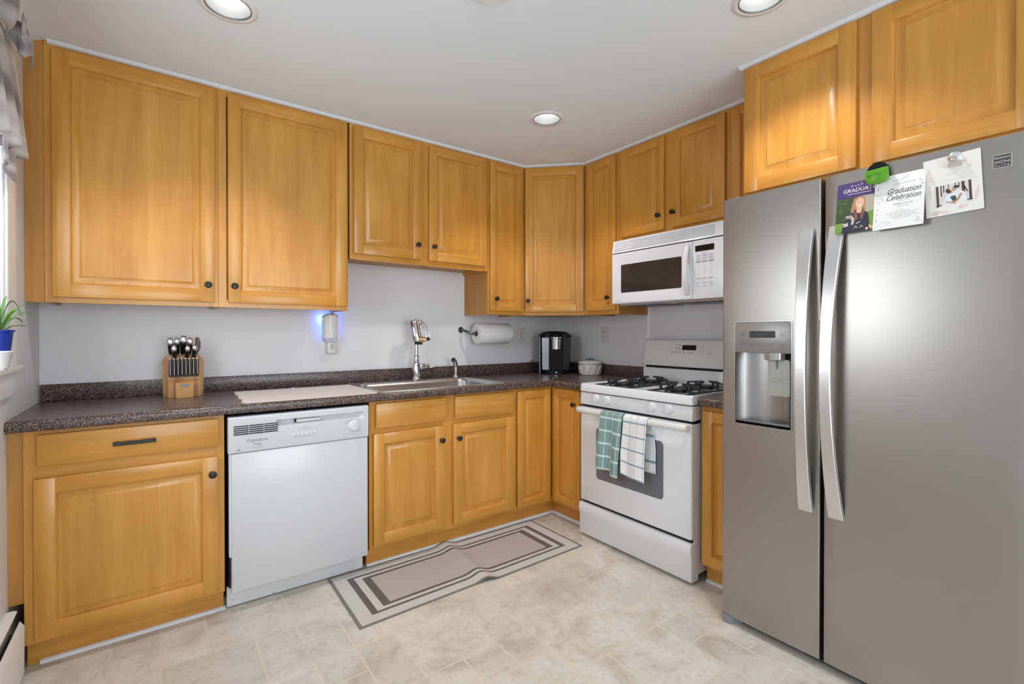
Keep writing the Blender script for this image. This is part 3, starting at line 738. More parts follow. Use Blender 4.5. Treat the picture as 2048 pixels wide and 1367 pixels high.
# oven door
mb = MB(RIGHT); mb.box(a+0.001, b-0.006, 0.656, XF, 0.222, 0.786, 0.006, 2); od = mb.build('oven_door', M['appl'], t)
mb = MB(RIGHT); mb.prism(rrect(1.077, 1.540, 0.375, 0.674, 0.022), XF, XF+0.0012); mb.build('oven_window', M['ovenglass'], od)
mb = MB(RIGHT)
hz = [(u, 0.772) for u in (a+0.0, b-0.004)]
def hs(u, dd): return [(u, XF+0.030+dd+0.0170*math.cos(t_)*1.0, 0.7685+0.0175*math.sin(t_)) for t_ in [2*PI*i/16 for i in range(16)]]
mb.rings([hs(a+0.001, -0.012), hs(a+0.004, -0.004), hs(a+0.05, 0.004), hs(b-0.055, 0.004), hs(b-0.012, -0.002), hs(b-0.008, -0.010)])
mb.box(a+0.003, a+0.022, XF-0.001, XF+0.028, 0.754, 0.783, 0.004); mb.box(b-0.030, b-0.009, XF-0.001, XF+0.028, 0.754, 0.783, 0.004); mb.build('oven_handle', M['applwarm'], od)
mb = MB(RIGHT); mb.box(b-0.005, b-0.0015, 0.65, XF-0.001, 0.23, 0.785); mb.build('side_trim', M['appl2'], od)
MB(RIGHT).box(a+0.006, b-0.008, 0.60, XF-0.014, 0.198, 0.226).build('shadow_gap', M['gap'], t)
# drawer with a curved finger lip
mb = MB(RIGHT)
nU = 24; rs = []
for i in range(nU+1):
    u = a-0.002+(b-a)*i/nU; f = i/nU
    lip = 0.150-0.022*math.sin(PI*f)**0.7 if True else 0.15
    rs.append([(u, 0.62, 0.018), (u, XF-0.001, 0.018), (u, XF+0.003, 0.022), (u, XF+0.003, lip-0.004), (u, XF+0.009, lip+0.004), (u, XF+0.010, 0.185), (u, XF+0.006, 0.205), (u, 0.62, 0.208)])
mb.rings(rs); mb.build('bottom_drawer', M['appl'], t, angle=50)
mb = MB(RIGHT)
for u in (a+0.04, b-0.055):
    for d in (0.60, 0.10):
        mb = MB(RIGHT); mb.lathe((u, d, 0.0006), [(0.021, 0), (0.021, 0.012), (0.010, 0.016), (0.008, 0.041)], 'z', 16); mb.build('levelling_foot', M['black'], t)
# backguard
mb = MB(RIGHT)
mb.rings([[(u, 0.022, 0.90), (u, 0.078, 0.90), (u, 0.080, 0.935), (u, 0.080, 0.990), (u, 0.074, 0.998), (u, 0.022, 0.998)] for u in (a+0.002, b-0.002)])
mb.build('lower_backguard', M['appl'], t)
MB(RIGHT).box(a+0.012, b-0.012, 0.024, 0.066, 0.997, 1.016).build('shadow_gap', M['gap'], t)
mb = MB(RIGHT)
pf = [(0.022, 1.014), (0.083, 1.014), (0.088, 1.020), (0.086, 1.06), (0.076, 1.165), (0.066, 1.183), (0.050, 1.188), (0.022, 1.188)]
rs = []
for u, s0 in ((a-0.002, 0.86), (a+0.010, 1.0), (b-0.010, 1.0), (b+0.002, 0.86)):
    rs.append([(u, 0.022+(d-0.022)*s0, 1.10+(z-1.10)*(1 if s0 == 1 else 0.93)) for d, z in pf])
mb.rings(rs); bg_ = mb.build('console', M['applwarm'], t, angle=30)
def cd_at(z): return 0.086-(z-1.06)*0.0952 if z > 1.06 else 0.0868
mb = MB(RIGHT); u0, u1, z0, z1 = 1.248, 1.346, 1.121, 1.152
mb.add([(u0-0.002, cd_at(z0)+0.001, z0), (u1-0.002, cd_at(z0)+0.001, z0), (u1, cd_at(z1)+0.001, z1), (u0, cd_at(z1)+0.001, z1)], [(0, 1, 2, 3)]); mb.build('clock_display', M['blackgloss'], bg_, recalc=False)
mb = MB(RIGHT)
def mk(u, z, wd, hh): mb.box(u-wd/2, u+wd/2, cd_at(z)-0.0005, cd_at(z)+0.0010, z-hh/2, z+hh/2)
for u in (1.206, 1.228):
    mk(u, 1.1535, 0.010, 0.004); mk(u, 1.147, 0.011, 0.003); mk(u, 1.132, 0.010, 0.006); mk(u, 1.121, 0.012, 0.0015)
for u in (1.175, 1.197, 1.219, 1.240): mk(u, 1.107, 0.011, 0.003); mk(u, 1.1035, 0.009, 0.0015)
mk(1.262, 1.112, 0.006, 0.003); mk(1.262, 1.104, 0.006, 0.004); mk(1.262, 1.098, 0.006, 0.003)
for u in (1.294, 1.318): mk(u, 1.106, 0.012, 0.003); mk(u, 1.101, 0.012, 0.003)
for i, z in enumerate((1.150, 1.140, 1.128, 1.118, 1.108, 1.099)):
    mk(1.368, z, 0.010, 0.0015); mk(1.392, z+0.002, 0.010, 0.0015)
for z in (1.135, 1.123, 1.106, 1.1015):
    mk(1.422, z, 0.009, 0.0018); mk(1.444, z, 0.011, 0.0018)
mb.text('Kenmore', 1.006, 1.040, 0.0868, width=0.036, bold=0.02)
mb.build('printed_marks', M['greyink'], bg_)

# ================================================================= DISH TOWELS
def check(name, base, line, sx, sy, lw, base2=None):
    m = mat(name, base, 0.9); uv = N(m, 'ShaderNodeUVMap'); uv.uv_map = 'UVMap'
    sp = N(m, 'ShaderNodeSeparateXYZ'); L(m, uv.outputs[0], sp.inputs[0]); outs = []
    for ax, sc, w_ in ((0, sx, lw), (1, sy, lw*sy/sx)):
        mu = N(m, 'ShaderNodeMath', operation='MULTIPLY'); mu.inputs[1].default_value = sc; L(m, sp.outputs[ax], mu.inputs[0])
        fr = N(m, 'ShaderNodeMath', operation='FRACT'); L(m, mu.outputs[0], fr.inputs[0])
        lt = N(m, 'ShaderNodeMath', operation='LESS_THAN'); lt.inputs[1].default_value = w_; L(m, fr.outputs[0], lt.inputs[0]); outs.append(lt)
    mxn = N(m, 'ShaderNodeMath', operation='MAXIMUM'); L(m, outs[0].outputs[0], mxn.inputs[0]); L(m, outs[1].outputs[0], mxn.inputs[1])
    mx = N(m, 'ShaderNodeMix', data_type='RGBA'); L(m, mxn.outputs[0], mx.inputs[0]); mx.inputs[6].default_value = (*base, 1); mx.inputs[7].default_value = (*line, 1)
    L(m, mx.outputs[2], B(m).inputs['Base Color'])
    v, _ = mapping(m, (1, 1, 1)); n = noise(m, v, 700, 2); bump(m, n.outputs['Fac'], 0.5, 0.0012)
    return m
M['green_towel'] = check('green_checked_terry', (0.215, 0.335, 0.33), (0.58, 0.70, 0.68), 3.4, 7.5, 0.07)
M['white_towel'] = check('white_checked_terry', (0.80, 0.80, 0.81), (0.24, 0.34, 0.40), 3.2, 7.5, 0.045)
def towel(name, m, u0, u1, zfront, zback, ph, label, flare=0.0, bot=None, side=0.0, back=0.0):
    mb = MB(RIGHT); nu, nf, nb, na = 28, 34, 16, 10
    uvs = []; rows = []
    hc, rr, zc = XF+0.030+0.004, 0.0235, 0.7685
    def prof(s, bottom):     # s along the drape
        if s < nf: f = 1-s/nf; return (hc+rr+0.001, zc-(zc-bottom)*f, f)
        if s <= nf+na: a_ = PI*(s-nf)/na; return (hc+rr*math.cos(a_)+0.001*0, zc+rr*math.sin(a_)*0.92, 0)
        f = (s-nf-na)/nb; return (max(hc-rr, XF+0.004), zc-(zc-zback)*f, f)
    tot = nf+na+nb
    vs = []
    for s in range(tot+1):
        for i in range(nu+1):
            x = i/nu; bottom = zfront+(bot(x) if bot else 0)
            d, z, f = prof(s, bottom)
            u = u0+(u1-u0)*x
            fl = min(1, f*1.6)
            if s < nf+1:
                d += fl*(0.008*math.sin(x*PI*2.6+ph)+0.004*math.sin(x*9+ph*2))+0.006*fl
                u += fl*(-flare*f*(1-x) if True else 0)+side*f+0.004*math.sin(f*5+ph)*f
            elif s > nf+na: u += back*x*min(1, f*2)
            vs.append((u, d, z)); uvs.append((x, s/tot*1.0))
    fs = [(s*(nu+1)+i, s*(nu+1)+i+1, (s+1)*(nu+1)+i+1, (s+1)*(nu+1)+i) for s in range(tot) for i in range(nu)]
    mb.add(vs, fs); loc = (-XF-0.02, -(u0+u1)/2, zfront)
    o = solo(name, mb, m, label, 'towel', loc, 'towels over the oven handle', recalc=False)
    uvl = o.data.uv_layers.new(name='UVMap')
    for p in o.data.polygons:
        for li, vi in zip(p.loop_indices, p.vertices): uvl.data[li].uv = uvs[vi]
    md = o.modifiers.new('thick', 'SOLIDIFY'); md.thickness = 0.003; md.offset = 0
    return o
towel('dish_towel', M['green_towel'], 1.160, 1.318, 0.462, 0.52, 0.4, 'green checked dish towel draped over the oven door handle', side=-0.020, bot=lambda x: -0.022 if x > 0.62 else 0.0)
towel('dish_towel', M['white_towel'], 1.327, 1.478, 0.452, 0.50, 2.0, 'white dish towel with blue-grey checks hanging beside the green one', bot=lambda x: 0.020*(1-x)**2-0.004*math.sin(x*7), side=-0.014, back=0.022)

# ================================================================= MICROWAVE
t = thing('microwave', 'white over-the-range microwave oven under the short wall cabinet', 'microwave', (-0.2, -1.32, 1.41))
a, b = 0.9465, 1.7035; XM = 0.400
mb = MB(RIGHT); mb.mt(0).box(a+0.003, b-0.003, 0.002, 0.365, 1.420, 1.816); mb.mt(1).box(a+0.02, b-0.02, 0.04, 0.34, 1.404, 1.4199)
mb.build('housing', [M['appl2'], M['nickel']], t)
mb = MB(RIGHT)
for u0, u1 in ((a+0.06, a+0.34), (a+0.40, b-0.06)): mb.box(u0, u1, 0.12, 0.30, 1.401, 1.4045)
mb.build('grease_filter', mat('dark_filter_mesh', (0.08, 0.08, 0.08), 0.4, 0.8), t)
# vent grille
mb = MB(RIGHT)
mb.rings([[(u, 0.36, 1.735), (u, XM-0.003, 1.735), (u, XM-0.006, 1.742), (u, XM-0.018, 1.812), (u, XM-0.024, 1.816), (u, 0.36, 1.816)] for u in (a, b)])
vg = mb.build('vent_grille', M['appl'], t)
mb = MB(RIGHT)
for i in range(5):
    z = 1.748+i*0.0125; d = XM-0.006-(z-1.742)*0.171
    mb.rings([[(u, d-0.003, z-0.001), (u, d+0.0008, z-0.001), (u, d+0.0052, z+0.0038), (u, d+0.0008, z+0.0048), (u, d-0.003, z+0.0048)] for u in (a+0.02, b-0.055)])
mb.build('grille_slats', M['appl'], vg)
mb = MB(RIGHT)
for i in range(5):
    z = 1.748+i*0.0125; d = XM-0.006-(z-1.742)*0.171; zz = z-0.0062
    if i: mb.box(a+0.15, b-0.06, d-0.004, d+0.0008, zz, zz+0.004)
mb.build('grille_slots', M['ltink'], vg)
MB(RIGHT).box(a+0.004, b-0.004, 0.35, XM-0.008, 1.728, 1.737).build('shadow_gap', M['gap'], t)
# door
mb = MB(RIGHT)
def mr(u0, u1, z0, z1, r, d): return [(p, d, q) for p, q in rrect(u0, u1, z0, z1, r)]
e = 1.522
mb.rings([mr(a, e, 1.412, 1.729, 0.004, 0.366), mr(a, e, 1.412, 1.729, 0.004, XM-0.006), mr(a+0.006, e-0.001, 1.418, 1.724, 0.004, XM), mr(a+0.022, e-0.030, 1.450, 1.712, 0.004, XM), mr(1.008, 1.455, 1.474, 1.662, 0.012, XM-0.010), mr(1.016, 1.449, 1.482, 1.656, 0.008, XM-0.010)], True, True, False)
dr = mb.build('door', M['appl'], t)
mb = MB(RIGHT); mb.prism(rrect(1.015, 1.450, 1.481, 1.657, 0.008), XM-0.013, XM-0.0098); mb.build('door_window', M['mwglass'], dr)
mb = MB(RIGHT); pts = []
for i in range(15):
    f = i/14; z = 1.440+0.272*f; pts.append((1.492+0.004*math.sin(PI*f), XM-0.002+0.034*math.sin(PI*f)**0.8, z))
rs = []
for (u, d, z) in pts:
    wv = 0.016; rs.append([(u-wv, d, z), (u-wv*0.7, d+0.008, z), (u+wv*0.7, d+0.008, z), (u+wv, d, z), (u+wv*0.7, d-0.006, z), (u-wv*0.7, d-0.006, z)])
mb.rings(rs); mb.build('door_handle', M['appl'], dr, angle=60)
mb = MB(RIGHT); mb.text('Kenmore', 0.999, 1.431, XM, width=0.034, shear=0.1, bold=0.01); mb.build('brand_print', M['greyink'], dr)
mb = MB(RIGHT); mb.box(e+0.002, b, 0.366, XM, 1.412, 1.729, 0.004, 2); cp = mb.build('control_panel', M['appl'], t)
MB(RIGHT).prism(rrect(1.5405, 1.6505, 1.667, 1.699, 0.002), XM, XM+0.001).build('clock_display', M['blackgloss'], cp)
mb = MB(RIGHT); q = XM
cols = (1.559, 1.596, 1.633)
for r_, z in enumerate((1.6435, 1.628, 1.6115)):
    for c in cols: mb.mt(0 if r_ == 2 else 1).prism(rrect(c-0.015, c+0.015, z-0.0055, z+0.0055, 0.002, 2), q, q+0.0009)
for z in (1.521, 1.4985, 1.482):
    for c in (cols if z > 1.51 else cols[:2]): mb.mt(1).prism(rrect(c-0.015, c+0.015, z-0.0055, z+0.0055, 0.002, 2), q, q+0.0009)
mb.mt(1).ell(1.634, 1.491, 0.0155, 0.0155, q, q+0.0009, 24)
mb.build('key_pads', [mat('key_grey', (0.42, 0.43, 0.45), 0.5), mat('key_light_grey', (0.62, 0.63, 0.65), 0.5)], cp)
mb = MB(RIGHT)
for k, ch in enumerate('123456789'): mb.text(ch, cols[k % 3], 1.5945-0.0155*(k//3), q, height=0.0065)
mb.text('0', cols[1], 1.545, q, height=0.0065); mb.text('START', 1.634, 1.491, q+0.0009, width=0.020, bold=0.02)
for r_, z in enumerate((1.6435, 1.628, 1.6115, 1.521)):
    for c in cols: mb.box(c-0.010, c+0.010, q+0.0009, q+0.0012, z-0.0008, z+0.0008)
for z in (1.4985, 1.482):
    for c in cols[:2]: mb.box(c-0.009, c+0.009, q+0.0009, q+0.0012, z-0.0008, z+0.0008)
mb.box(1.58, 1.61, q, q+0.0003, 1.6545, 1.6562); mb.box(cols[0]-0.007, cols[0]+0.007, q, q+0.0003, 1.544, 1.546); mb.box(cols[2]-0.008, cols[2]+0.008, q, q+0.0003, 1.548, 1.550)
mb.build('printed_marks', M['greyink'], cp)

# ================================================================= REFRIGERATOR
t = thing('refrigerator', 'stainless side-by-side refrigerator with an ice and water dispenser in its left door', 'refrigerator', (-0.45, -2.385, 0))
A, Mi, Bq = 1.930, 2.3125, 2.842; XFd = 0.812; ZB, ZTf = 0.036, 1.788
mb = MB(RIGHT); mb.box(A+0.006, Bq-0.006, 0.04, 0.735, 0.012, 1.760); mb.build('fridge_body', M['fridge_side'], t)
def door_slab(mb, u0, u1, z0, z1, rl, rr, r=0.006, gu0=None, gu1=None):
    """vertical slab with rounded outer vertical edges; slightly bowed front taken from gu0..gu1"""
    gu0 = u0 if gu0 is None else gu0; gu1 = u1 if gu1 is None else gu1
    def dd(u): f = (u-gu0)/(gu1-gu0); return XFd-0.004+0.004*(1-(2*f-1)**2)**0.5 if 0 < f < 1 else XFd-0.004
    pl = [(u0, 0.745)]
    if rl:
        pl += [(u0, dd(u0)-r), (u0+r*0.3, dd(u0)-r*0.3), (u0+r, dd(u0+r))]
    else: pl += [(u0, dd(u0))]
    n = 12
    for i in range(1, n): u = u0+r+(u1-u0-2*r)*i/n; pl.append((u, dd(u)))
    if rr: pl += [(u1-r, dd(u1-r)), (u1-r*0.3, dd(u1)-r*0.3), (u1, dd(u1)-r)]
    else: pl += [(u1, dd(u1))]
    pl.append((u1, 0.745))
    mb.rings([[(u, d, z) for u, d in pl] for z in (z0, z1)])
LU0, LU1 = A, Mi-0.006; RU0, RU1 = Mi+0.006, Bq
H0, H1, HZ0, HZ1 = 1.989, 2.210, 0.855, 1.273
mb = MB(RIGHT)
door_slab(mb, LU0, LU1, ZB, HZ0, True, True, gu0=LU0, gu1=LU1); door_slab(mb, LU0, LU1, HZ1, ZTf, True, True, gu0=LU0, gu1=LU1)
door_slab(mb, LU0, H0, HZ0, HZ1, True, False, gu0=LU0, gu1=LU1); door_slab(mb, H1, LU1, HZ0, HZ1, False, True, gu0=LU0, gu1=LU1)
mb.mt(1).box(LU0+0.01, LU1-0.01, 0.715, 0.7449, ZB+0.01, ZTf-0.01)
ld = mb.build('freezer_door', [M['steel'], M['black']], t, angle=30)
mb = MB(RIGHT); door_slab(mb, RU0, RU1, ZB, ZTf, True, True, gu0=RU0-0.02, gu1=RU1+0.02); mb.mt(1).box(RU0+0.01, RU1-0.01, 0.715, 0.7449, ZB+0.01, ZTf-0.01)
rd = mb.build('fridge_door', [M['steel'], M['black']], t, angle=30)
# dispenser
mb = MB(RIGHT)
g = 0.0005; dpt = 0.068
def cav(z):   # curved cavity plan
    pl = [(H0, XFd+0.0015)]
    for i in range(13):
        f = i/12; pl.append((H0+0.006+(H1-H0-0.012)*f, XFd-0.018-(dpt-0.02)*(math.sin(PI*f)**0.55 if 0 < f < 1 else 0)))
    pl.append((H1, XFd+0.0015)); return pl
c0, c1 = cav(0), cav(0)
mb.rings([[(u, d, HZ0+0.012) for u, d in c0], [(u, d, 1.150) for u, d in c0]], closed=False, cap0=False, cap1=False)
n = len(c0)
mb.add([(u, d, 1.150) for u, d in c0], [tuple(range(n))]); mb.add([(u, d, HZ0+0.012) for u, d in c0], [tuple(range(n))[::-1]])
dc = mb.build('dispenser_recess', M['steel2'], ld, recalc=False, angle=60)
mb = MB(RIGHT)
fr_ = [[(p, d_, q_) for p, q_ in rrect(H0-0.003+i_, H1+0.003-i_, HZ0-0.003+i_, HZ1+0.003-i_, 0.008)] for i_, d_ in ((0, XFd-0.004), (0.001, XFd+0.003), (0.004, XFd+0.003), (0.005, XFd-0.004))]
mb.rings(fr_, True, False, False); mb.build('dispenser_bezel', M['nickel'], dc)
mb = MB(RIGHT); mb.box(H0+0.001, H1-0.001, XFd-0.03, XFd+0.0025, 1.148, HZ1-0.001, 0.003, 2)
pn = mb.build('dispenser_panel', mat('grey_panel_plastic', (0.31, 0.295, 0.285), 0.35, 0.4), dc)
MB(RIGHT).prism(rrect(2.049, 2.150, 1.208, 1.235, 0.001), XFd+0.0025, XFd+0.0033).build('dispenser_display', M['blackgloss'], pn)
mb = MB(RIGHT); q = XFd+0.0025
def outl(c, z, wd, hh, l=0.0007):
    mb.line([(c-wd/2, z-hh/2), (c+wd/2, z-hh/2), (c+wd/2, z+hh/2), (c-wd/2, z+hh/2), (c-wd/2, z-hh/2)], l, q, q+0.0004)
for c, z, wd, hh in ((2.024, 1.223, 0.016, 0.014), (2.176, 1.221, 0.018, 0.016), (2.022, 1.186, 0.016, 0.017), (2.054, 1.184, 0.036, 0.015), (2.137, 1.183, 0.040, 0.015), (2.176, 1.180, 0.022, 0.022)):
    outl(c, z, wd, hh); mb.box(c-wd*0.27, c+wd*0.27, q, q+0.0004, z-0.0006, z+0.0010); mb.box(c-wd*0.22, c+wd*0.22, q, q+0.0004, z-0.0042, z-0.003)
for rr_ in (0.011, 0.008): mb.line([(2.094+rr_*math.cos(2*PI*i/18), 1.184+rr_*math.sin(2*PI*i/18)) for i in range(19)], 0.0008, q, q+0.0005)
mb.build('printed_marks', mat('panel_print', (0.13, 0.12, 0.12), 0.5), pn)
mb = MB(RIGHT); mb.lathe((2.135, XFd-0.028, 1.118), [(0.030, 0), (0.038, 0.004), (0.040, 0.031)], 'z', 24); mb.build('ice_chute', M['nickel'], dc)
mb = MB(RIGHT)
mb.rings([[(p, XFd-0.034, z) for p, z in rrect(2.108, 2.190, 0.978, 1.122, 0.010)], [(p, XFd-0.030, z) for p, z in rrect(2.108, 2.190, 0.978, 1.122, 0.010)], [(p, XFd-0.029, z) for p, z in rrect(2.110, 2.188, 0.980, 1.122, 0.009)]])
pd_ = mb.build('dispenser_paddle', mat('pale_paddle', (0.50, 0.51, 0.47), 0.35), dc)
mb = MB(RIGHT)
for s_ in (1, -1): mb.line([(2.112+0.074*i/12, 1.040+s_*0.009*math.sin(i/12*5.4)) for i in range(13)], 0.001, XFd-0.029, XFd-0.0284)
mb.box(2.140, 2.146, XFd-0.029, XFd-0.0255, 1.085, 1.118); mb.build('paddle_marks', M['greyink'], pd_)
mb = MB(RIGHT)
for i in range(5):
    y_ = XFd-0.015-i*0.014; w_ = 0.095-0.004*i; mb.box(2.0995-w_, 2.0995+w_, y_-0.004, y_, HZ0+0.0125, HZ0+0.0155)
mb.build('drip_grille', mat('drip_tray_grey', (0.30, 0.30, 0.30), 0.3, 0.7), dc)
# door handles: broad flat bars bowed outward
def fhandle(par, ue, um, sgn):
    mb = MB(RIGHT); rs = []; n = 28
    for i in range(n+1):
        f = i/n; z = 0.570+1.034*f; s_ = math.sin(PI*f)
        bow = XFd+0.004+0.058*s_**0.75 if 0 < f < 1 else XFd+0.004
        wd = (0.048-0.013*s_)/2; c = ue+(um-ue)*s_
        rs.append([(c-wd, bow-0.008, z), (c-wd, bow+0.008, z), (c-wd+0.002, bow+0.010, z), (c+wd-0.002, bow+0.010, z), (c+wd, bow+0.008, z), (c+wd, bow-0.008, z)])
    mb.rings(rs); return mb.build('door_handle', M['handle'], par, angle=40)
fhandle(ld, 2.263, 2.266, 1); fhandle(rd, 2.362, 2.346, 1)
# toe grille and hinge foot
mb = MB(RIGHT); mb.box(A+0.03, Bq-0.01, 0.05, 0.765, 0.006, 0.033, 0.004); mb.box(A+0.03, Bq-0.01, 0.76, 0.778, 0.010, 0.020, 0.003)
mb.build('toe_grille', mat('dark_slate_plastic', (0.035, 0.042, 0.055), 0.35), t)
mb = MB(RIGHT)
mb.rings([[(p, q_, z) for p, q_ in [(A-0.002, 0.70), (A+0.070, 0.70), (A+0.075, 0.775), (A+0.055, 0.790), (A+0.035, 0.815), (A+0.006, 0.815), (A-0.002, 0.800)]] for z in (0.0008, 0.034)])
mb.build('hinge_foot', mat('grey_hinge_cover', (0.22, 0.22, 0.24), 0.4), t)
mb = MB(RIGHT); mb.box(A+0.01, A+0.06, 0.70, 0.79, 1.7885, 1.797, 0.002); mb.build('top_hinge', M['fridge_side'], t)
# badge
mb = MB(RIGHT); mb.mt(0).prism(rrect(2.751, 2.7895, 1.697, 1.735, 0.003), XFd-0.002, XFd+0.0020)
mb.mt(1).prism(rrect(2.7525, 2.788, 1.6985, 1.7335, 0.002), XFd+0.0020, XFd+0.0024)
mb.mt(0).text('Kenmore', 2.7702, 1.7265, XFd+0.0024, width=0.031, height=0.006, bold=0.02)
mb.text('ELITE', 2.7702, 1.7035, XFd+0.0024, width=0.029, height=0.005, space=1.5, bold=0.01)
mb.line([(2.7535+0.0335*i/12, 1.7135+0.0035*math.sin(i/12*5.2-1.2)) for i in range(13)], 0.0013, XFd+0.0024, XFd+0.003)
mb.line([(2.7535+0.0335*i/12, 1.7145-0.003*math.sin(i/12*5.2-1.2)) for i in range(13)], 0.0013, XFd+0.0024, XFd+0.003)
mb.build('badge', [mat('badge_silver', (0.66, 0.64, 0.62), 0.35, 0.5), mat('badge_dark', (0.07, 0.06, 0.055), 0.4)], rd)

# ================================================================= CEILING LIGHTS
M['lens'] = mat('lamp_lens', (1, 1, 1), 0.5, emit=(1.0, 0.98, 0.95), estr=17)
M['reflector'] = mat('white_reflector', (0.30, 0.30, 0.30), 0.30, 0.3)
M['ring'] = mat('lamp_inner_ring', (0.10, 0.10, 0.11), 0.3, 0.7)
lab = ['recessed ceiling downlight nearest the corner cabinets', 'recessed ceiling downlight above the dishwasher side, at the top left', 'recessed ceiling downlight in front of the cabinets over the refrigerator']
for (cx, cy), lb in zip(LIGHTS, lab):
    t = thing('recessed_downlight', lb, 'ceiling light', (cx, cy, ZC), 'recessed ceiling downlights')
    mb = MB(); mb.lathe((cx, cy, ZC), [(0.0765, 0.0035), (0.0985, -0.0003), (0.0965, -0.0035), (0.0785, -0.0055), (0.0765, -0.004), (0.0765, 0.0035)], 'z', 40, False, False); mb.build('trim_ring', M['white_trim'], t, angle=60)
    mb = MB(); mb.lathe((cx, cy, ZC), [(0.0765, -0.0045), (0.0735, -0.0045), (0.0725, 0.002), (0.0765, 0.004)], 'z', 40, False, False); mb.build('inner_ring', M['ring'], t)
    mb = MB(); mb.lathe((cx, cy, ZC), [(0.0735, 0.0), (0.068, 0.030), (0.056, 0.066), (0.052, 0.075)], 'z', 40, False, False); mb.build('reflector', M['reflector'], t)
    mb = MB(); mb.lathe((cx, cy, ZC+0.072), [(0.052, 0), (0.050, -0.005), (0.036, -0.011), (0.018, -0.014), (0.001, -0.015)], 'z', 32, True, False); mb.build('bulb_face', M['lens'], t)
    l = bpy.data.lights.new('downlight_lamp', 'SPOT'); l.spot_size = math.radians(112); l.spot_blend = 0.55; l.energy = 34; l.shadow_soft_size = 0.04; l.color = (1.0, 0.965, 0.92)
    o = bpy.data.objects.new('downlight_lamp', l); COL.objects.link(o); o.location = (cx, cy, ZC+0.050)
mb = MB(); mb.lathe((-1.80, -1.64, ZC), [(0.072, 0), (0.072, -0.006), (0.066, -0.012), (0.03, -0.014), (0.001, -0.014)], 'z', 36)
solo('ceiling_cover_plate', mb, M['white_trim'], 'flat round white cover plate on the middle of the ceiling', 'cover plate', (-1.80, -1.64, ZC))

# ================================================================= WALL PLATES
def outlet(T, cu, cz, loc, label):
    t = thing('wall_outlet', label, 'outlet', loc)
    mb = MB(T); mb.box(cu-0.0355, cu+0.0355, 0.0005, 0.006, cz-0.0585, cz+0.0585, 0.003, 2); pl = mb.build('cover_plate', M['plate'], t)
    for s_ in (1, -1):
        mb = MB(T); mb.prism(rrect(cu-0.0165, cu+0.0165, cz+s_*0.0205-0.0145, cz+s_*0.0205+0.0145, 0.010), 0.006, 0.0078); r_ = mb.build('receptacle', M['plate'], pl)
        mb = MB(T); z = cz+s_*0.0205
        mb.box(cu-0.008, cu-0.0058, 0.0078, 0.0084, z-0.002, z+0.008); mb.box(cu+0.0058, cu+0.008, 0.0078, 0.0084, z-0.002, z+0.007); mb.ell(cu, z-0.008, 0.0028, 0.0025, 0.0078, 0.0084, 12); mb.build('socket_slots', M['black'], r_)
    mb = MB(T); mb.lathe((cu, 0.006, cz), [(0.003, 0), (0.0025, 0.0012), (0.0005, 0.0014)], 'd', 10); mb.build('screw', M['nickel'], pl)
M['plate'] = mat('ivory_outlet_plate', (0.72, 0.68, 0.66), 0.4)
outlet(BACK, -0.408, 1.211, (-0.408, 0, 1.211), 'outlet plate on the back wall just right of the paper towel roll')
outlet(RIGHT, 0.5245, 1.218, (0, -0.5245, 1.218), 'outlet plate on the right wall above the white ceramic jar')
outlet(BACK, -1.886, 1.158, (-1.886, 0, 1.158), 'outlet plate hidden behind the plug-in air freshener left of the faucet')

# plug-in air freshener / night light with blue glow
t = thing('plug_in_air_freshener', 'white plug-in air freshener glowing blue on the wall under the tall cabinets', 'air freshener', (-1.900, 0, 1.25))
mb = MB(BACK); cu = -1.8985; rs = []
def top_z(a): return 1.318+0.026*math.sin(a)
for i in range(13):
    f = i/12; wv = 0.047*(1-0.10*(1-f)**2)
    rs.append([(cu-wv*math.cos(PI*k/16), 0.026+0.042*math.sin(PI*k/16)**0.8, 1.192+(top_z(PI*k/16)-1.192)*f) for k in range(17)])
mb.rings(rs, False, False, False); sh = mb.build('shell', M['applwarm'], t, recalc=False, angle=60)
md = sh.modifiers.new('thick', 'SOLIDIFY'); md.thickness = 0.002; md.offset = 0
mb = MB(BACK); mb.tube([(cu-0.0475*math.cos(PI*i/16), 0.026+0.0425*math.sin(PI*i/16)**0.8, top_z(PI*i/16)+0.0015) for i in range(17)], 0.0016, 6); mb.build('top_rim', M['ring'], t)
mb = MB(BACK); mb.lathe((cu+0.003, 0.064, 1.3445), [(0.008, 0), (0.008, 0.008), (0.006, 0.010), (0.001, 0.010)], 'd', 16); mb.build('dial', M['greyink'], t)
mb = MB(BACK); mb.rings([[(cu-w_, 0.012, z), (cu+w_, 0.012, z), (cu+w_, 0.060, z), (cu-w_, 0.060, z)] for w_, z in ((0.026, 1.174), (0.042, 1.194))]); mb.build('lower_vent', M['ltink'], t)
mb = MB(BACK); mb.box(cu-0.028+0.010, cu+0.018+0.010, 0.0085, 0.045, 1.104, 1.175, 0.004, 2); mb.build('plug_body', M['applwarm'], t)
mb = MB(BACK); mb.box(cu-0.004, cu+0.018, 0.045, 0.0455, 1.128, 1.160); mb.build('plug_panel', M['ltink'], t)
mb = MB(BACK); mb.box(cu-0.040, cu+0.030, 0.010, 0.014, 1.215, 1.325, 0.001); mb.build('blue_light_strip', mat('blue_led', (0.1, 0.2, 1), 0.4, emit=(0.06, 0.16, 1.0), estr=9), t)
for du, e_ in ((-0.062, 0.16), (0.058, 0.04)):
    l = bpy.data.lights.new('blue_glow', 'POINT'); l.energy = e_; l.color = (0.10, 0.25, 1.0); l.shadow_soft_size = 0.01
    o = bpy.data.objects.new('blue_glow', l); COL.objects.link(o); o.location = (cu+du*0.72, -0.024, 1.315)

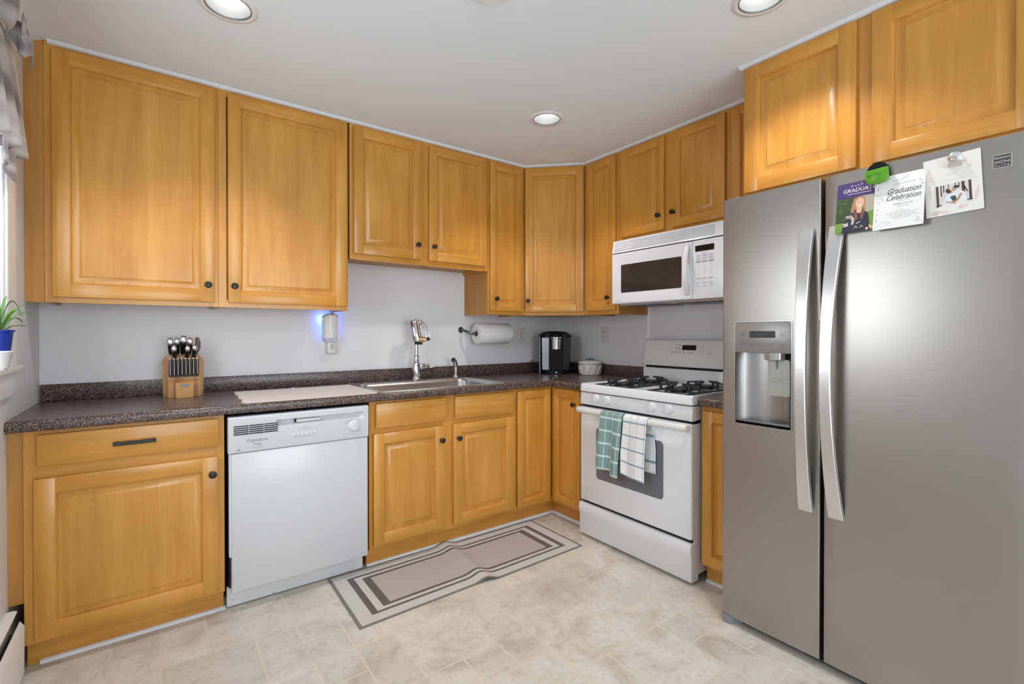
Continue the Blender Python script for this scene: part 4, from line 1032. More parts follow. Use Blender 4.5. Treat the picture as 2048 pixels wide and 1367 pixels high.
# ================================================================= KNIFE BLOCK
M['block'] = mat('knife_block_maple', (0.42, 0.21, 0.075), 0.45)
def bw():
    m = M['block']; v, _ = mapping(m, (14, 3, 1.2)); n = noise(m, v, 3, 3); r = ramp(m, [(0.35, (0.30, 0.135, 0.045)), (0.6, (0.46, 0.235, 0.085)), (0.8, (0.56, 0.31, 0.13))]); L(m, n.outputs['Fac'], r.inputs[0]); L(m, r.outputs[0], B(m).inputs['Base Color'])
bw()
t = thing('knife_block', 'wooden knife block full of knives standing on the left worktop', 'knife block', (-2.64, -0.13, 0.9145))
mb = MB(BACK); z0 = 0.9145
arch = [(-2.722, z0), (-2.557, z0), (-2.553, 1.08)]+[(-2.587+0.034*math.cos(PI/2*i/6), 1.080+0.036*math.sin(PI/2*i/6)) for i in range(1, 7)]+[(-2.690+0.034*math.cos(PI/2+PI/2*i/6), 1.080+0.036*math.sin(PI/2+PI/2*i/6)) for i in range(0, 6)]+[(-2.726, 1.08)]
mb.prism(arch, 0.045, 0.132)
mb.build('block_body', M['block'], t)
mb = MB(BACK)
mb.rings([[(u, 0.1325, z0), (u, 0.190, z0), (u, 0.197, 0.992), (u, 0.180, 0.998), (u, 0.162, 1.098), (u, 0.1325, 1.100)] for u in (-2.706, -2.572)])
mb.build('steak_knife_shelf', M['block'], t)
mb = MB(BACK)
mb.rings([[(-2.676, 0.191, z0), (-2.603, 0.191, z0), (-2.605, 0.228, z0), (-2.674, 0.228, z0)], [(-2.677, 0.195, 0.984), (-2.602, 0.195, 0.984), (-2.603, 0.236, 0.988), (-2.676, 0.236, 0.988)]])
ft = mb.build('front_foot', mat('pale_block_front', (0.55, 0.29, 0.10), 0.4), t)
mb = MB(BACK); mb.box(-2.656, -2.622, 0.2345, 0.2362, 0.969, 0.982); mb.build('label_plate', M['greyink'], ft)
M['bolster'] = mat('polished_handle_cap', (0.78, 0.78, 0.78), 0.18, 0.9)
M['handleblk'] = mat('black_knife_handle', (0.010, 0.011, 0.016), 0.28)
big = [(-2.694, 1.190, 1.15, 'leftmost in the block back row'), (-2.667, 1.192, 1.05, 'second from left in the block back row'), (-2.640, 1.201, 1.2, 'tallest, middle of the block back row'), (-2.613, 1.192, 1.1, 'rightmost in the block back row'),
       (-2.680, 1.157, 0.95, 'leftmost of the three short ones'), (-2.625, 1.156, 0.9, 'middle of the three short ones'), (-2.596, 1.160, 0.9, 'rightmost of the three short ones')]
for i, (x, z, s_, wh) in enumerate(big):
    front = i >= 4
    y0_, y1_ = (0.118, 0.182) if front else (0.085, 0.150)
    zb = 1.100 if front else 1.1175
    t = thing('kitchen_knife', 'black knife with silver end cap, '+wh, 'knife', (x, -y0_, zb), 'large knives in the block')
    if front: y0_ = 0.145; zb = 1.1025
    mb = MB(BACK); xb = x+(0.004 if x < -2.64 else -0.002)
    H = lambda f: (xb+(x-xb)*f, y0_+(y1_-y0_)*f, zb+(z-0.006-zb)*f)
    mb.tube([H(0.12), H(0.3), H(0.6), H(0.85), H(1.0)], [0.0085*s_, 0.0095*s_, 0.0105*s_, 0.0115*s_, 0.0118*s_], 14, flat=0.9); mb.build('handle', M['handleblk'], t)
    mb = MB(BACK); mb.tube([H(-0.02), H(0.13)], 0.0075*s_, 10); mb.build('bolster', M['bolster'], t)
    mb = MB(BACK); hx, hd, hz = H(1.0); a = (y1_-y0_); b_ = (z-zb); ln = math.hypot(a, b_)
    rs = []
    for rr_, off in ((1.02, -0.001), (1.0, 0.003), (0.8, 0.0065), (0.4, 0.0085), (0.02, 0.009)):
        rs.append([(hx+0.0122*s_*rr_*math.cos(q), hd+0.004+0.006*s_*rr_*math.sin(q)*-0.3+off, hz+0.0165*s_*rr_*math.sin(q)+off*0.4) for q in [2*PI*k/18 for k in range(18)]])
    mb.rings(rs); mb.build('end_cap', M['bolster'], t, angle=60)
t = thing('knife_sharpener', 'grey-brown textured honing steel handle at the right end of the knife block', 'sharpener', (-2.584, -0.09, 1.1175))
mb = MB(BACK); mb.tube([(-2.588, 0.090, 1.1175), (-2.586, 0.10, 1.130), (-2.579, 0.115, 1.155), (-2.579, 0.130, 1.180), (-2.583, 0.140, 1.198)], [0.009, 0.010, 0.0125, 0.0115, 0.0100], 16); mb.build('handle', mat('taupe_handle', (0.20, 0.165, 0.15), 0.6), t)
mb = MB(BACK); mb.tube([(-2.583, 0.140, 1.198), (-2.5835, 0.142, 1.201)], 0.009, 14); mb.build('end_cap', M['bolster'], t)
for i in range(8):
    x = -2.6950+0.0157*i
    p0 = (x, 0.1695, 1.0965); p1 = (x, 0.188, 1.014)
    wh = ['leftmost of eight', 'second from left of eight', 'third from left of eight', 'fourth from left of eight', 'fifth from left of eight', 'sixth from left of eight', 'seventh from left of eight', 'rightmost of eight'][i]
    t = thing('steak_knife', 'black steak knife on the block front, '+wh, 'knife', (x, -0.18, 1.02), 'steak knives on the front of the block')
    mb = MB(BACK); mb.tube([(x, 0.178, 1.098), (x, 0.184, 1.070), (x, 0.194, 1.025), (x, 0.1965, 1.014)], [0.0058, 0.0062, 0.0066, 0.0045], 10); mb.build('handle', M['handleblk'], t)
    mb = MB(BACK); mb.tube([(x-0.0005, 0.1845, 1.097), (x, 0.1905, 1.068), (x, 0.201, 1.026)], 0.0013, 6); mb.build('silver_edge', M['bolster'], t)
    mb = MB(BACK); mb.tube([(x, 0.178, 1.098), (x, 0.1765, 1.1035)], 0.0048, 8); mb.build('bolster', M['bolster'], t)

# ================================================================= COUNTER ITEMS
# drying mat
M['terry'] = mat('off_white_cloth', (0.66, 0.60, 0.57), 0.95)
v_, _ = mapping(M['terry'], (1, 1, 1)); n_ = noise(M['terry'], v_, 260, 2); bump(M['terry'], n_.outputs['Fac'], 0.6, 0.002)
mb = MB(BACK); pts = []
for i in range(24):
    f = i/23; pts.append((-2.425-0.012*f+0.006*math.sin(f*19)*(0.4+f), 0.155+0.477*f))
bd = [(-1.832, 0.630), (-1.826, 0.160)]
poly = pts+[(-2.2, 0.636), (-2.0, 0.632)]+bd+[(-2.1, 0.157)]
mb.add([(u, d, 0.9146) for u, d in poly]+[(u, d, 0.920+0.0008*math.sin(u*40)) for u, d in poly], [tuple(range(len(poly)))[::-1], tuple(range(len(poly), 2*len(poly)))]+[(i, (i+1) % len(poly), len(poly)+(i+1) % len(poly), len(poly)+i) for i in range(len(poly))])
o = solo('drying_mat', mb, M['terry'], 'off-white cloth drying mat lying left of the sink', 'mat', (-2.13, -0.39, 0.9146), smooth=False)
mb = MB(BACK); mb.tube([(-2.140, 0.156, 0.917), (-2.143, 0.145, 0.9185), (-2.133, 0.136, 0.919), (-2.122, 0.145, 0.9185), (-2.126, 0.156, 0.917)], 0.0022, 8)
mb.v = [tuple(Vector(p)-Vector((-2.13, -0.39, 0.9146))) for p in mb.v]
h = mb.build('standin_loop', M['terry'], None); h.parent = o  # loop stands in for a tiny unidentified object behind the mat

# paper towel
def paper():
    m = mat('quilted_paper', (0.78, 0.77, 0.76), 0.9); v, _ = mapping(m, (1, 1, 1)); vo = N(m, 'ShaderNodeTexVoronoi'); vo.inputs['Scale'].default_value = 90; L(m, v, vo.inputs['Vector']); bump(m, vo.outputs['Distance'], 0.35, 0.002); return m
t = thing('paper_towel_roll', 'white paper towel roll on a wall holder right of the sink', 'paper towel', (-0.75, -0.103, 1.222))
mb = MB(BACK); mb.lathe((-0.893, 0.103, 1.2235), [(0.021, 0), (0.021, 0.001), (0.045, -0.0015), (0.070, 0.001), (0.0745, 0.005), (0.0745, 0.275), (0.072, 0.280), (0.021, 0.280), (0.021, 0)], 'u', 44, False, False); mb.build('paper', paper(), t, angle=50)
mb = MB(BACK); mb.lathe((-0.8945, 0.103, 1.2235), [(0.0205, 0), (0.0215, 0), (0.0215, 0.283), (0.0205, 0.283), (0.0205, 0)], 'u', 28, False, False); mb.build('cardboard_core', mat('cardboard', (0.36, 0.25, 0.17), 0.9), t)
t = thing('paper_towel_holder', 'dark curved metal paper towel holder arm screwed to the back wall', 'holder', (-0.96, 0, 1.25))
mb = MB(BACK); mb.lathe((-0.962, 0.0005, 1.252), [(0.021, 0), (0.021, 0.004), (0.012, 0.008)], 'd', 20); mb.build('wall_flange', M['ironarm'] if 'ironarm' in M else M['knob'], t)
M['arm'] = mat('pewter_arm', (0.16, 0.15, 0.15), 0.3, 0.85)
mb = MB(BACK); mb.tube([(-0.962, 0.005, 1.252), (-0.963, 0.035, 1.250), (-0.958, 0.070, 1.240), (-0.940, 0.097, 1.228), (-0.915, 0.103, 1.2235), (-0.60, 0.103, 1.2235)], [0.010, 0.010, 0.010, 0.010, 0.0095, 0.008], 12); mb.build('curved_bar', M['arm'], t)
mb = MB(BACK); mb.lathe((-0.604, 0.103, 1.2235), [(0.008, 0), (0.013, 0.002), (0.013, 0.008), (0.002, 0.010)], 'u', 14); mb.build('end_knob', M['arm'], t)

# coffee maker in the corner, turned to face the room
ca = math.radians(-35)
KF = frame((-0.232, -0.213, 0.9145), ca)
t = thing('coffee_maker', 'black and silver single-serve coffee maker in the corner of the worktop', 'coffee maker', (-0.232, -0.213, 0.9145))
M['kblack'] = mat('coffee_maker_black', (0.006, 0.007, 0.009), 0.5, spec=0.2); M['ksilver'] = mat('coffee_maker_silver', (0.30, 0.30, 0.33), 0.30, 0.7); M['kdark'] = mat('coffee_maker_graphite', (0.085, 0.082, 0.088), 0.35, 0.7)
mb = MB(KF)
def oct_(w0, d0, d1, c, z, sh=0): return [(-w0+sh, d0, z), (w0+sh, d0, z), (w0+sh, d1-c, z), (w0-c*0.9+sh, d1, z), (-w0+c*0.9+sh, d1, z), (-w0+sh, d1-c, z)]
mb.rings([oct_(0.112, -0.105, 0.075, 0.03, 0.03), oct_(0.118, -0.105, 0.078, 0.03, 0.28), oct_(0.120, -0.105, 0.080, 0.03, 0.296), oct_(0.085, -0.085, 0.070, 0.03, 0.322), oct_(0.05, -0.06, 0.055, 0.02, 0.328)])
mb.build('body', M['kblack'], t)
mb = MB(KF); rs = []
for z, r0 in ((0.0, 0.097), (0.004, 0.10), (0.026, 0.10), (0.031, 0.095)):
    rs.append([(-r0, -0.07, z)]+[(-r0*math.cos(PI*i/14), 0.055+0.075*math.sin(PI*i/14), z) for i in range(15)]+[(r0, -0.07, z)])
mb.rings(rs); bs = mb.build('base', M['kblack'], t)
mb = MB(KF); mb.prism(rrect(-0.012, 0.002, 0.012, 0.017, 0.002), 0.1295, 0.131); mb.build('badge', M['bolster'], bs)
mb = MB(KF)   # side panels
for s_, u0, u1 in ((-1, -0.110, -0.058), (1, 0.052, 0.112)):
    mb = MB(KF); lo = [(u0+0.004*(s_ < 0), 0.02, 0.033), (u1, 0.02, 0.033), (u1, 0.094, 0.033), (u0+0.004, 0.080, 0.033)] if s_ < 0 else [(u0, 0.02, 0.033), (u1-0.012, 0.02, 0.033), (u1-0.012, 0.080, 0.033), (u0, 0.094, 0.033)]
    hi = [(u0, 0.02, 0.278), (u1, 0.02, 0.278), (u1, 0.097, 0.278), (u0, 0.083, 0.278)] if s_ < 0 else [(u0, 0.02, 0.278), (u1, 0.02, 0.278), (u1, 0.083, 0.278), (u0, 0.097, 0.278)]
    mb.hexa(lo, hi); mb.build('front_panel', M['ksilver'] if s_ < 0 else M['kdark'], t)
mb = MB(KF); mb.box(-0.125, -0.1185, -0.07, 0.06, 0.004, 0.285, 0.003, 2); mb.build('water_tank', mat('smoky_tank', (0.30, 0.33, 0.38), 0.15), t)
mb = MB(KF)
for r0, z in ((0.040, 0.182),): pass
mb.rings([[(0.0+r*math.cos(2*PI*i/28), 0.076+r*0.95*math.sin(2*PI*i/28), z) for i in range(28)] for r, z in ((0.034, 0.186), (0.040, 0.190), (0.042, 0.262), (0.043, 0.272))]); mb.build('pod_holder', M['nickel'], t)
mb = MB(KF); mb.rings([[(0.0+r*math.cos(2*PI*i/28), 0.070+r*1.0*math.sin(2*PI*i/28), z+tl*math.sin(2*PI*i/28)) for i in range(28)] for r, z, tl in ((0.048, 0.272, 0), (0.053, 0.276, 0), (0.053, 0.281, 0), (0.050, 0.284, 0))]); mb.build('lid_band', M['bolster'], t)
mb = MB(KF); mb.rings([[(0.0+r*math.cos(2*PI*i/28), 0.064+r*1.0*math.sin(2*PI*i/28), z) for i in range(28)] for r, z in ((0.050, 0.284), (0.050, 0.296), (0.042, 0.320), (0.03, 0.328))]); ld_ = mb.build('lid', M['kblack'], t)
mb = MB(KF); mb.lathe((-0.022, 0.090, 0.312), [(0.005, 0), (0.005, 0.003), (0.001, 0.004)], 'z', 12); mb.build('button', M['bolster'], ld_)
mb = MB(); mb.tube([(-0.300, -0.050, 0.918), (-0.318, -0.040, 0.922), (-0.326, -0.034, 0.95), (-0.322, -0.030, 0.99), (-0.305, -0.030, 1.01)], 0.004, 8)
mb.tube([(-0.300, -0.055, 0.9185), (-0.330, -0.050, 0.9185), (-0.336, -0.036, 0.94), (-0.318, -0.030, 0.965), (-0.300, -0.032, 0.97)], 0.004, 8); mb.build('power_cord', M['black'], t)

# lidded ceramic jar
M['ceram'] = mat('glazed_white_ceramic', (0.66, 0.64, 0.62), 0.28)
jx, jy = -0.116, -0.482
t = thing('ceramic_jar', 'round white lidded ceramic jar with leafy relief beside the range', 'jar', (jx, jy, 0.9145))
mb = MB(); mb.lathe((jx, jy, 0.9145), [(0.070, 0), (0.074, 0.002), (0.078, 0.02), (0.084, 0.078), (0.084, 0.082), (0.076, 0.082)], 'z', 48); jb = mb.build('pot', M['ceram'], t)
mb = MB()
for k in range(12):
    a0 = 2*PI*k/12
    for s_ in (1, -1):
        mb.tube([(jx+r*math.cos(a0+s_*0.26*f), jy+r*math.sin(a0+s_*0.26*f), 0.9145+0.010+0.060*f) for f, r in [(i/6, 0.0785+0.0065*i/6) for i in range(7)]], 0.0036, 6)
mb.build('lattice_relief', M['ceram'], jb)
mb = MB(); mb.lathe((jx, jy, 0.9975), [(0.080, 0), (0.0885, 0.002), (0.0895, 0.009), (0.086, 0.014), (0.060, 0.020), (0.025, 0.023), (0.001, 0.0235)], 'z', 48); jl = mb.build('lid', M['ceram'], t)
mb = MB(); mb.tube([(jx-0.020, jy+0.024, 1.020), (jx-0.018, jy+0.022, 1.028), (jx, jy, 1.032), (jx+0.018, jy-0.02, 1.030), (jx+0.020, jy-0.022, 1.020)], [0.004, 0.006, 0.007, 0.006, 0.004], 8); mb.build('lid_handle', mat('teal_glaze', (0.05, 0.13, 0.16), 0.3), jl)
mb = MB(); mb.tube([(jx+0.000+0.022*math.cos(a_)*0.8, jy-0.010-0.022*math.cos(a_)*0.6, 1.030+0.014*math.sin(a_)) for a_ in [PI*i/10 for i in range(11)]], 0.0010, 6); mb.build('wire_loop', M['nickel'], jl)

# ================================================================= RUG
M['rug_base'] = mat('rug_light_grey', (0.53, 0.505, 0.48), 0.95); M['rug_stripe'] = mat('rug_brown_stripe', (0.125, 0.103, 0.095), 0.95)
M['rug_mid'] = mat('rug_ribbed_centre', (0.40, 0.355, 0.32), 0.95); M['rug_edge'] = mat('rug_taupe_binding', (0.19, 0.175, 0.155), 0.9)
m = M['rug_mid']; v, _ = mapping(m, (1, 1, 1)); wv_ = N(m, 'ShaderNodeTexWave'); wv_.bands_direction = 'Y'; wv_.inputs['Scale'].default_value = 26; L(m, v, wv_.inputs['Vector'])
r_ = ramp(m, [(0.2, (0.34, 0.30, 0.27)), (0.6, (0.50, 0.445, 0.41))]); L(m, wv_.outputs['Fac'], r_.inputs[0]); L(m, r_.outputs[0], B(m).inputs['Base Color']); bump(m, wv_.outputs['Fac'], 0.5, 0.002)
def rug():
    Lx, Ly = 1.298, 0.500
    bx = [0, .014, .077, .107, .142, .180]; by = [0, .012, .064, .080, .100, .118]
    xs = sorted(set([round(q, 4) for q in bx]+[round(Lx-q, 4) for q in bx]+[round(0.18+(Lx-0.36)*i/60, 4) for i in range(61)]))
    ys = sorted(set([round(q, 4) for q in by]+[round(Ly-q, 4) for q in by]+[round(0.118+(Ly-0.236)*i/6, 4) for i in range(7)]))
    def W(x, y):
        # corners measured on the floor; slight skew
        f, g_ = x/Lx, y/Ly
        A0, B0, C0, D0_ = Vector((-2.078, -1.088)), Vector((-0.781, -1.058)), Vector((-0.783, -0.578)), Vector((-2.070, -0.590))
        p = A0*(1-f)*(1-g_)+B0*f*(1-g_)+C0*f*g_+D0_*(1-f)*g_
        xc = 0.652; q = (x-xc-0.02*(g_-0.5))/0.042
        z = 0.004+0.020*math.exp(-q*q)
        p.y += 0.010*math.tanh(q*1.2)*(-1)+0.0
        return (p.x, p.y, z)
    def cls(x, y):
        dx, dy = min(x, Lx-x), min(y, Ly-y)
        def st(i): return dx > bx[i] and dy > by[i]
        if not st(1): return 0
        if not st(2): return 1
        if not st(3): return 2
        if not st(4): return 1
        if not st(5): return 2
        return 3
    mb = MB(); nx, ny = len(xs), len(ys)
    mb.add([W(x, y) for y in ys for x in xs]+[(W(x, y)[0], W(x, y)[1], W(x, y)[2]-0.0035) for y in ys for x in xs], [])
    o = nx*ny
    for j in range(ny-1):
        for i in range(nx-1):
            mb.cur = cls((xs[i]+xs[i+1])/2, (ys[j]+ys[j+1])/2); a = j*nx+i
            mb.f.append([a, a+1, a+nx+1, a+nx]); mb.m.append(mb.cur); mb.f.append([o+a, o+a+nx, o+a+nx+1, o+a+1]); mb.m.append(0)
    mb.cur = 0
    for i in range(nx-1):
        for a, b_ in ((i, i+1), ((ny-1)*nx+i+1, (ny-1)*nx+i)): mb.f.append([a, o+a, o+b_, b_]); mb.m.append(0)
    for j in range(ny-1):
        for a, b_ in (((j+1)*nx, j*nx), (j*nx+nx-1, (j+1)*nx+nx-1)): mb.f.append([a, o+a, o+b_, b_]); mb.m.append(0)
    solo('floor_rug', mb, [M['rug_edge'], M['rug_base'], M['rug_stripe'], M['rug_mid']], 'grey runner rug with brown border stripes in front of the sink cabinet', 'rug', (-1.43, -0.83, 0.0005), recalc=True, angle=60)
rug()

# ================================================================= WINDOW CORNER: curtain, plant, heater
def ctex():
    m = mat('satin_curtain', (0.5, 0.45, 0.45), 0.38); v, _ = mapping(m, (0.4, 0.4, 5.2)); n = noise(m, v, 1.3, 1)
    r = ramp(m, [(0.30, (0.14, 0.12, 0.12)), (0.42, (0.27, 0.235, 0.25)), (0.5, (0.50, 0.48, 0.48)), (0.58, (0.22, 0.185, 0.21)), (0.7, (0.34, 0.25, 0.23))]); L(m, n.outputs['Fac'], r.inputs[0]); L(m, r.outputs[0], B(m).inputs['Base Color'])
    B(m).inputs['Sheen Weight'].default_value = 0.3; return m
M['curtain'] = ctex()
t = thing('window_valance', 'tied satin valance curtain in grey and mauve at the left window', 'curtain', (-3.12, -0.9, 1.8))
mb = MB(); nu, nv = 170, 22; vs = []
for j in range(nv+1):
    f = j/nv; z = 2.185-0.345*f
    yr = -0.735+0.118*f**0.75; yl = -2.22-0.05*f
    for i in range(nu+1):
        g_ = i/nu; y = yr+(yl-yr)*g_
        am = 0.006+0.024*f
        x = -3.138+am*math.sin(g_*75+0.4)*(0.45+0.55*min(1, g_*12))+0.014*f*math.exp(-g_*9)
        vs.append((x, y, z+0.012*math.sin(g_*75+1.2)*f-0.02*f*g_))
mb.add(vs, [(j*(nu+1)+i, j*(nu+1)+i+1, (j+1)*(nu+1)+i+1, (j+1)*(nu+1)+i) for j in range(nv) for i in range(nu)])
edge = [vs[j*(nu+1)] for j in range(nv+1)]
me_ = MB(); me_.tube([(x+0.001, y+0.002, z) for x, y, z in edge], 0.0032, 6, True, 0.6); me_.build('cream_lining_edge', mat('cream_lining', (0.62, 0.50, 0.40), 0.7), t)
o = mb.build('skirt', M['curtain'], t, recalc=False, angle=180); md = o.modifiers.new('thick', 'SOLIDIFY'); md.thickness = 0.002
mb = MB(); vs = []
for j in range(9):
    f = j/8
    for i in range(13):
        g_ = i/12; y = -0.70-0.16*g_+0.03*f; vs.append((-3.142+0.012*math.sin(g_*9), y+0.0, 1.90-0.125*f-0.02*math.sin(g_*7)*f-0.02*(1-g_)*f))
mb.add(vs, [(j*13+i, j*13+i+1, (j+1)*13+i+1, (j+1)*13+i) for j in range(8) for i in range(12)])
o = mb.build('under_layer', M['curtain'], t, recalc=False, angle=180); md = o.modifiers.new('thick', 'SOLIDIFY'); md.thickness = 0.002
mb = MB(); vs = []
for j in range(11):     # gathered heading flaring up from the tie
    f = j/10; z = 2.185+0.115*f
    for i in range(121):
        g_ = i/120; yr = -0.735+0.12*math.sin(f*1.9)*(1-f*0.35); yl = -2.22
        vs.append((-3.128+(0.008+0.018*f)*math.sin(g_*66+0.9), yr+(yl-yr)*g_, z+0.012*math.sin(g_*66)*f-0.055*f*math.exp(-g_*40)))
mb.add(vs, [(j*121+i, j*121+i+1, (j+1)*121+i+1, (j+1)*121+i) for j in range(10) for i in range(120)])
o = mb.build('heading', M['curtain'], t, recalc=False, angle=180); md = o.modifiers.new('thick', 'SOLIDIFY'); md.thickness = 0.002
def ribbon(name, path, w0, fold=0.0):
    mb = MB(); n = len(path); vs = []
    for i, (x, y, z, dy, dz) in enumerate(path):
        for k in range(7):
            g_ = k/6-0.5; vs.append((x+fold*math.cos(g_*PI*3), y+dy*g_*w0, z+dz*g_*w0))
    mb.add(vs, [(i*7+k, i*7+k+1, (i+1)*7+k+1, (i+1)*7+k) for i in range(n-1) for k in range(6)])
    o = mb.build(name, M['curtain'], t, recalc=False, angle=180); md = o.modifiers.new('thick', 'SOLIDIFY'); md.thickness = 0.002
mb = MB(); mb.tube([(-3.105, -0.770, 2.225), (-3.098, -0.755, 2.205), (-3.100, -0.745, 2.180), (-3.112, -0.745, 2.165)], [0.012, 0.019, 0.018, 0.010], 12, True, 1.2); mb.build('tie_knot', M['curtain'], t)
ribbon('tie_end', [(-3.102, -0.750, 2.200, 0.2, 1), (-3.095, -0.715, 2.212, 0.3, 1), (-3.095, -0.680, 2.205, 0.4, 1.1), (-3.10, -0.640, 2.180, 0.5, 1.0)], 0.055, 0.004)
ribbon('tie_end', [(-3.102, -0.760, 2.215, 1, 0.2), (-3.098, -0.765, 2.25, 1, 0.2), (-3.10, -0.745, 2.285, 1, -0.3), (-3.105, -0.71, 2.30, 0.8, -0.8)], 0.05, 0.004)
mb = MB(); mb.tube([(-3.1500, -2.2, 2.215), (-3.1500, -0.66, 2.215)], 0.007, 10); mb.build('rod', M['white_trim'], t)

px_, py_ = -3.172, -0.735
t = thing('potted_plant', 'spindly green plant in a blue pot on the window sill', 'plant', (px_, py_, 1.107))
mb = MB(); mb.lathe((px_, py_, 1.1075), [(0.025, 0), (0.026, 0.002), (0.035, 0.052), (0.038, 0.055), (0.038, 0.060), (0.030, 0.060), (0.026, 0.01)], 'z', 30, True, True); mb.build('white_saucer_pot', mat('white_pot', (0.75, 0.75, 0.75), 0.35), t)
mb = MB(); mb.lathe((px_, py_, 1.1175), [(0.025, 0), (0.026, 0.002), (0.037, 0.112), (0.041, 0.114), (0.041, 0.120), (0.036, 0.120), (0.034, 0.105)], 'z', 30, True, False); mb.build('blue_pot', mat('cobalt_pot', (0.006, 0.030, 0.27), 0.25), t)
mb = MB(); mb.lathe((px_, py_, 1.218), [(0.034, 0), (0.02, 0.004), (0.001, 0.005)], 'z', 20); mb.build('soil', mat('potting_soil', (0.05, 0.03, 0.02), 0.95), t)
M['leaf'] = mat('leaf_green', (0.13, 0.30, 0.05), 0.4); M['leafd'] = mat('leaf_dark', (0.06, 0.12, 0.02), 0.45)
def leaf(dx, dy, h, ln, wd, droop, mt_):
    mb = MB(); n = 10; L_, R_ = [], []
    d = Vector((dx, dy, 0)).normalized(); s_ = Vector((-d.y, d.x, 0))
    for i in range(n+1):
        f = i/n; p = Vector((px_, py_, 1.222))+d*ln*f+Vector((0, 0, h*math.sin(f*PI*droop)))
        w_ = wd*math.sin(PI*min(1, f*0.92+0.08))**0.7; up = Vector((0, 0, w_*0.4))
        L_.append(tuple(p+s_*w_+up)); R_.append(tuple(p-s_*w_+up)); 
    C_ = [tuple((Vector(a)+Vector(b_))/2-Vector((0, 0, wd*0.3))) for a, b_ in zip(L_, R_)]
    vs = L_+C_+R_; m_ = n+1
    mb.add(vs, [(i, i+1, m_+i+1, m_+i) for i in range(n)]+[(m_+i, m_+i+1, 2*m_+i+1, 2*m_+i) for i in range(n)])
    o = mb.build('leaf', mt_, t, recalc=False, angle=60); md = o.modifiers.new('thick', 'SOLIDIFY'); md.thickness = 0.0008
for a in ((0.45, 0.9, 0.055, 0.10, 0.008, 0.72, 'leaf'), (0.9, 0.5, 0.075, 0.09, 0.006, 0.62, 'leaf'), (0.6, 0.8, 0.11, 0.13, 0.0022, 0.60, 'leaf'), (0.3, 1.0, 0.13, 0.05, 0.004, 0.5, 'leaf'), (0.8, 0.6, 0.03, 0.075, 0.008, 0.6, 'leaf'),
          (-0.2, 1, 0.10, 0.03, 0.007, 0.5, 'leaf'), (0.9, 0.1, 0.11, 0.055, 0.011, 0.8, 'leafd'), (0.7, -0.7, 0.08, 0.09, 0.006, 0.6, 'leaf'), (-0.5, -0.6, 0.09, 0.07, 0.007, 0.55, 'leaf'), (0.2, -1, 0.06, 0.10, 0.006, 0.7, 'leaf')): leaf(*a[:6], M[a[6]])

t = thing('baseboard_heater', 'white metal baseboard heater low on the left wall', 'heater', (-3.15, -1.6, 0))
mb = MB(LEFT)
y0_, y1_ = 0.637, 3.0
mb.rings([[(u, 0.0005, 0.06), (u, 0.010, 0.06), (u, 0.012, 0.19), (u, 0.030, 0.243), (u, 0.022, 0.247), (u, 0.0005, 0.247)] for u in (y0_, y1_)]); mb.build('back_hood', M['white_trim'], t)
mb = MB(LEFT); mb.rings([[(u, 0.036, 0.020), (u, 0.046, 0.020), (u, 0.048, 0.185), (u, 0.036, 0.205), (u, 0.034, 0.203), (u, 0.044, 0.183)] for u in (y0_, y1_)]); mb.build('front_cover', M['white_trim'], t)
mb = MB(LEFT); mb.box(y0_+0.01, y1_-0.01, 0.0125, 0.034, 0.05, 0.17); mb.build('fins', M['gap'], t)
mb = MB(LEFT); mb.box(y0_+0.3, y0_+0.33, 0.0005, 0.036, 0.0008, 0.06); mb.box(y1_-0.33, y1_-0.3, 0.0005, 0.036, 0.0008, 0.06); mb.build('foot_bracket', M['white_trim'], t)

# ================================================================= THINGS ON THE FRIDGE DOOR
DF_ = XFd+0.0008
def card_frame(cu, cz, rot=0.0, tilt=0.0, half=0.09):
    c, s_ = math.cos(rot), math.sin(rot)
    return lambda u, d, z: RIGHT(cu+u*c-z*s_, d+(half-z)*tilt, cz+u*s_+z*c)
# photo card
T = card_frame(2.4190, 1.6585, 0.004, 0.165); W_, H_ = 0.115, 0.176
t = thing('photo_card', 'purple graduate photo card of a smiling person in a varsity jacket, on the fridge', 'card', (-DF_, -2.4145, 1.6585))
mb = MB(T); mb.box(-W_/2, W_/2, DF_, DF_+0.0006, -H_/2, H_/2); cb = mb.build('card_stock', M['paper'], t)
def pm(n, c, r=0.5): return mat(n, c, r)
mb = MB(T); d = DF_+0.0006; e_ = 0.00008
mats = [pm('p_purple', (0.055, 0.028, 0.14)), pm('p_hedge', (0.035, 0.065, 0.022)), pm('p_lawn', (0.16, 0.29, 0.045)), pm('p_stone', (0.42, 0.36, 0.29)), pm('p_hair', (0.42, 0.22, 0.11)), pm('p_skin', (0.70, 0.42, 0.31)), pm('p_navy', (0.022, 0.020, 0.045)), pm('p_white', (0.75, 0.75, 0.75)), pm('p_hairdark', (0.20, 0.09, 0.05)), pm('p_tan', (0.50, 0.36, 0.27)), pm('p_hedge2', (0.09, 0.14, 0.035))]
zt_ = H_/2; zs = zt_-0.054
mb.mt(0).prism([(-W_/2, zs), (W_/2, zs), (W_/2, zt_), (-W_/2, zt_)], d, d+e_)
mb.mt(1).prism([(-W_/2, -zt_), (W_/2, -zt_), (W_/2, zs), (-W_/2, zs)], d, d+e_)
for _ in range(60):
    x, z = random.uniform(-W_/2+0.004, 0.0), random.uniform(-0.05, zs-0.004); mb.mt(random.choice([1, 10, 10])).ell(x, z, random.uniform(.002, .005), random.uniform(.001, .003), d+e_, d+2*e_, 8, random.uniform(0, 3))
mb.mt(3).prism([(0.020, -0.035), (W_/2, -0.035), (W_/2, zs), (0.014, zs)], d+e_, d+2.2*e_)
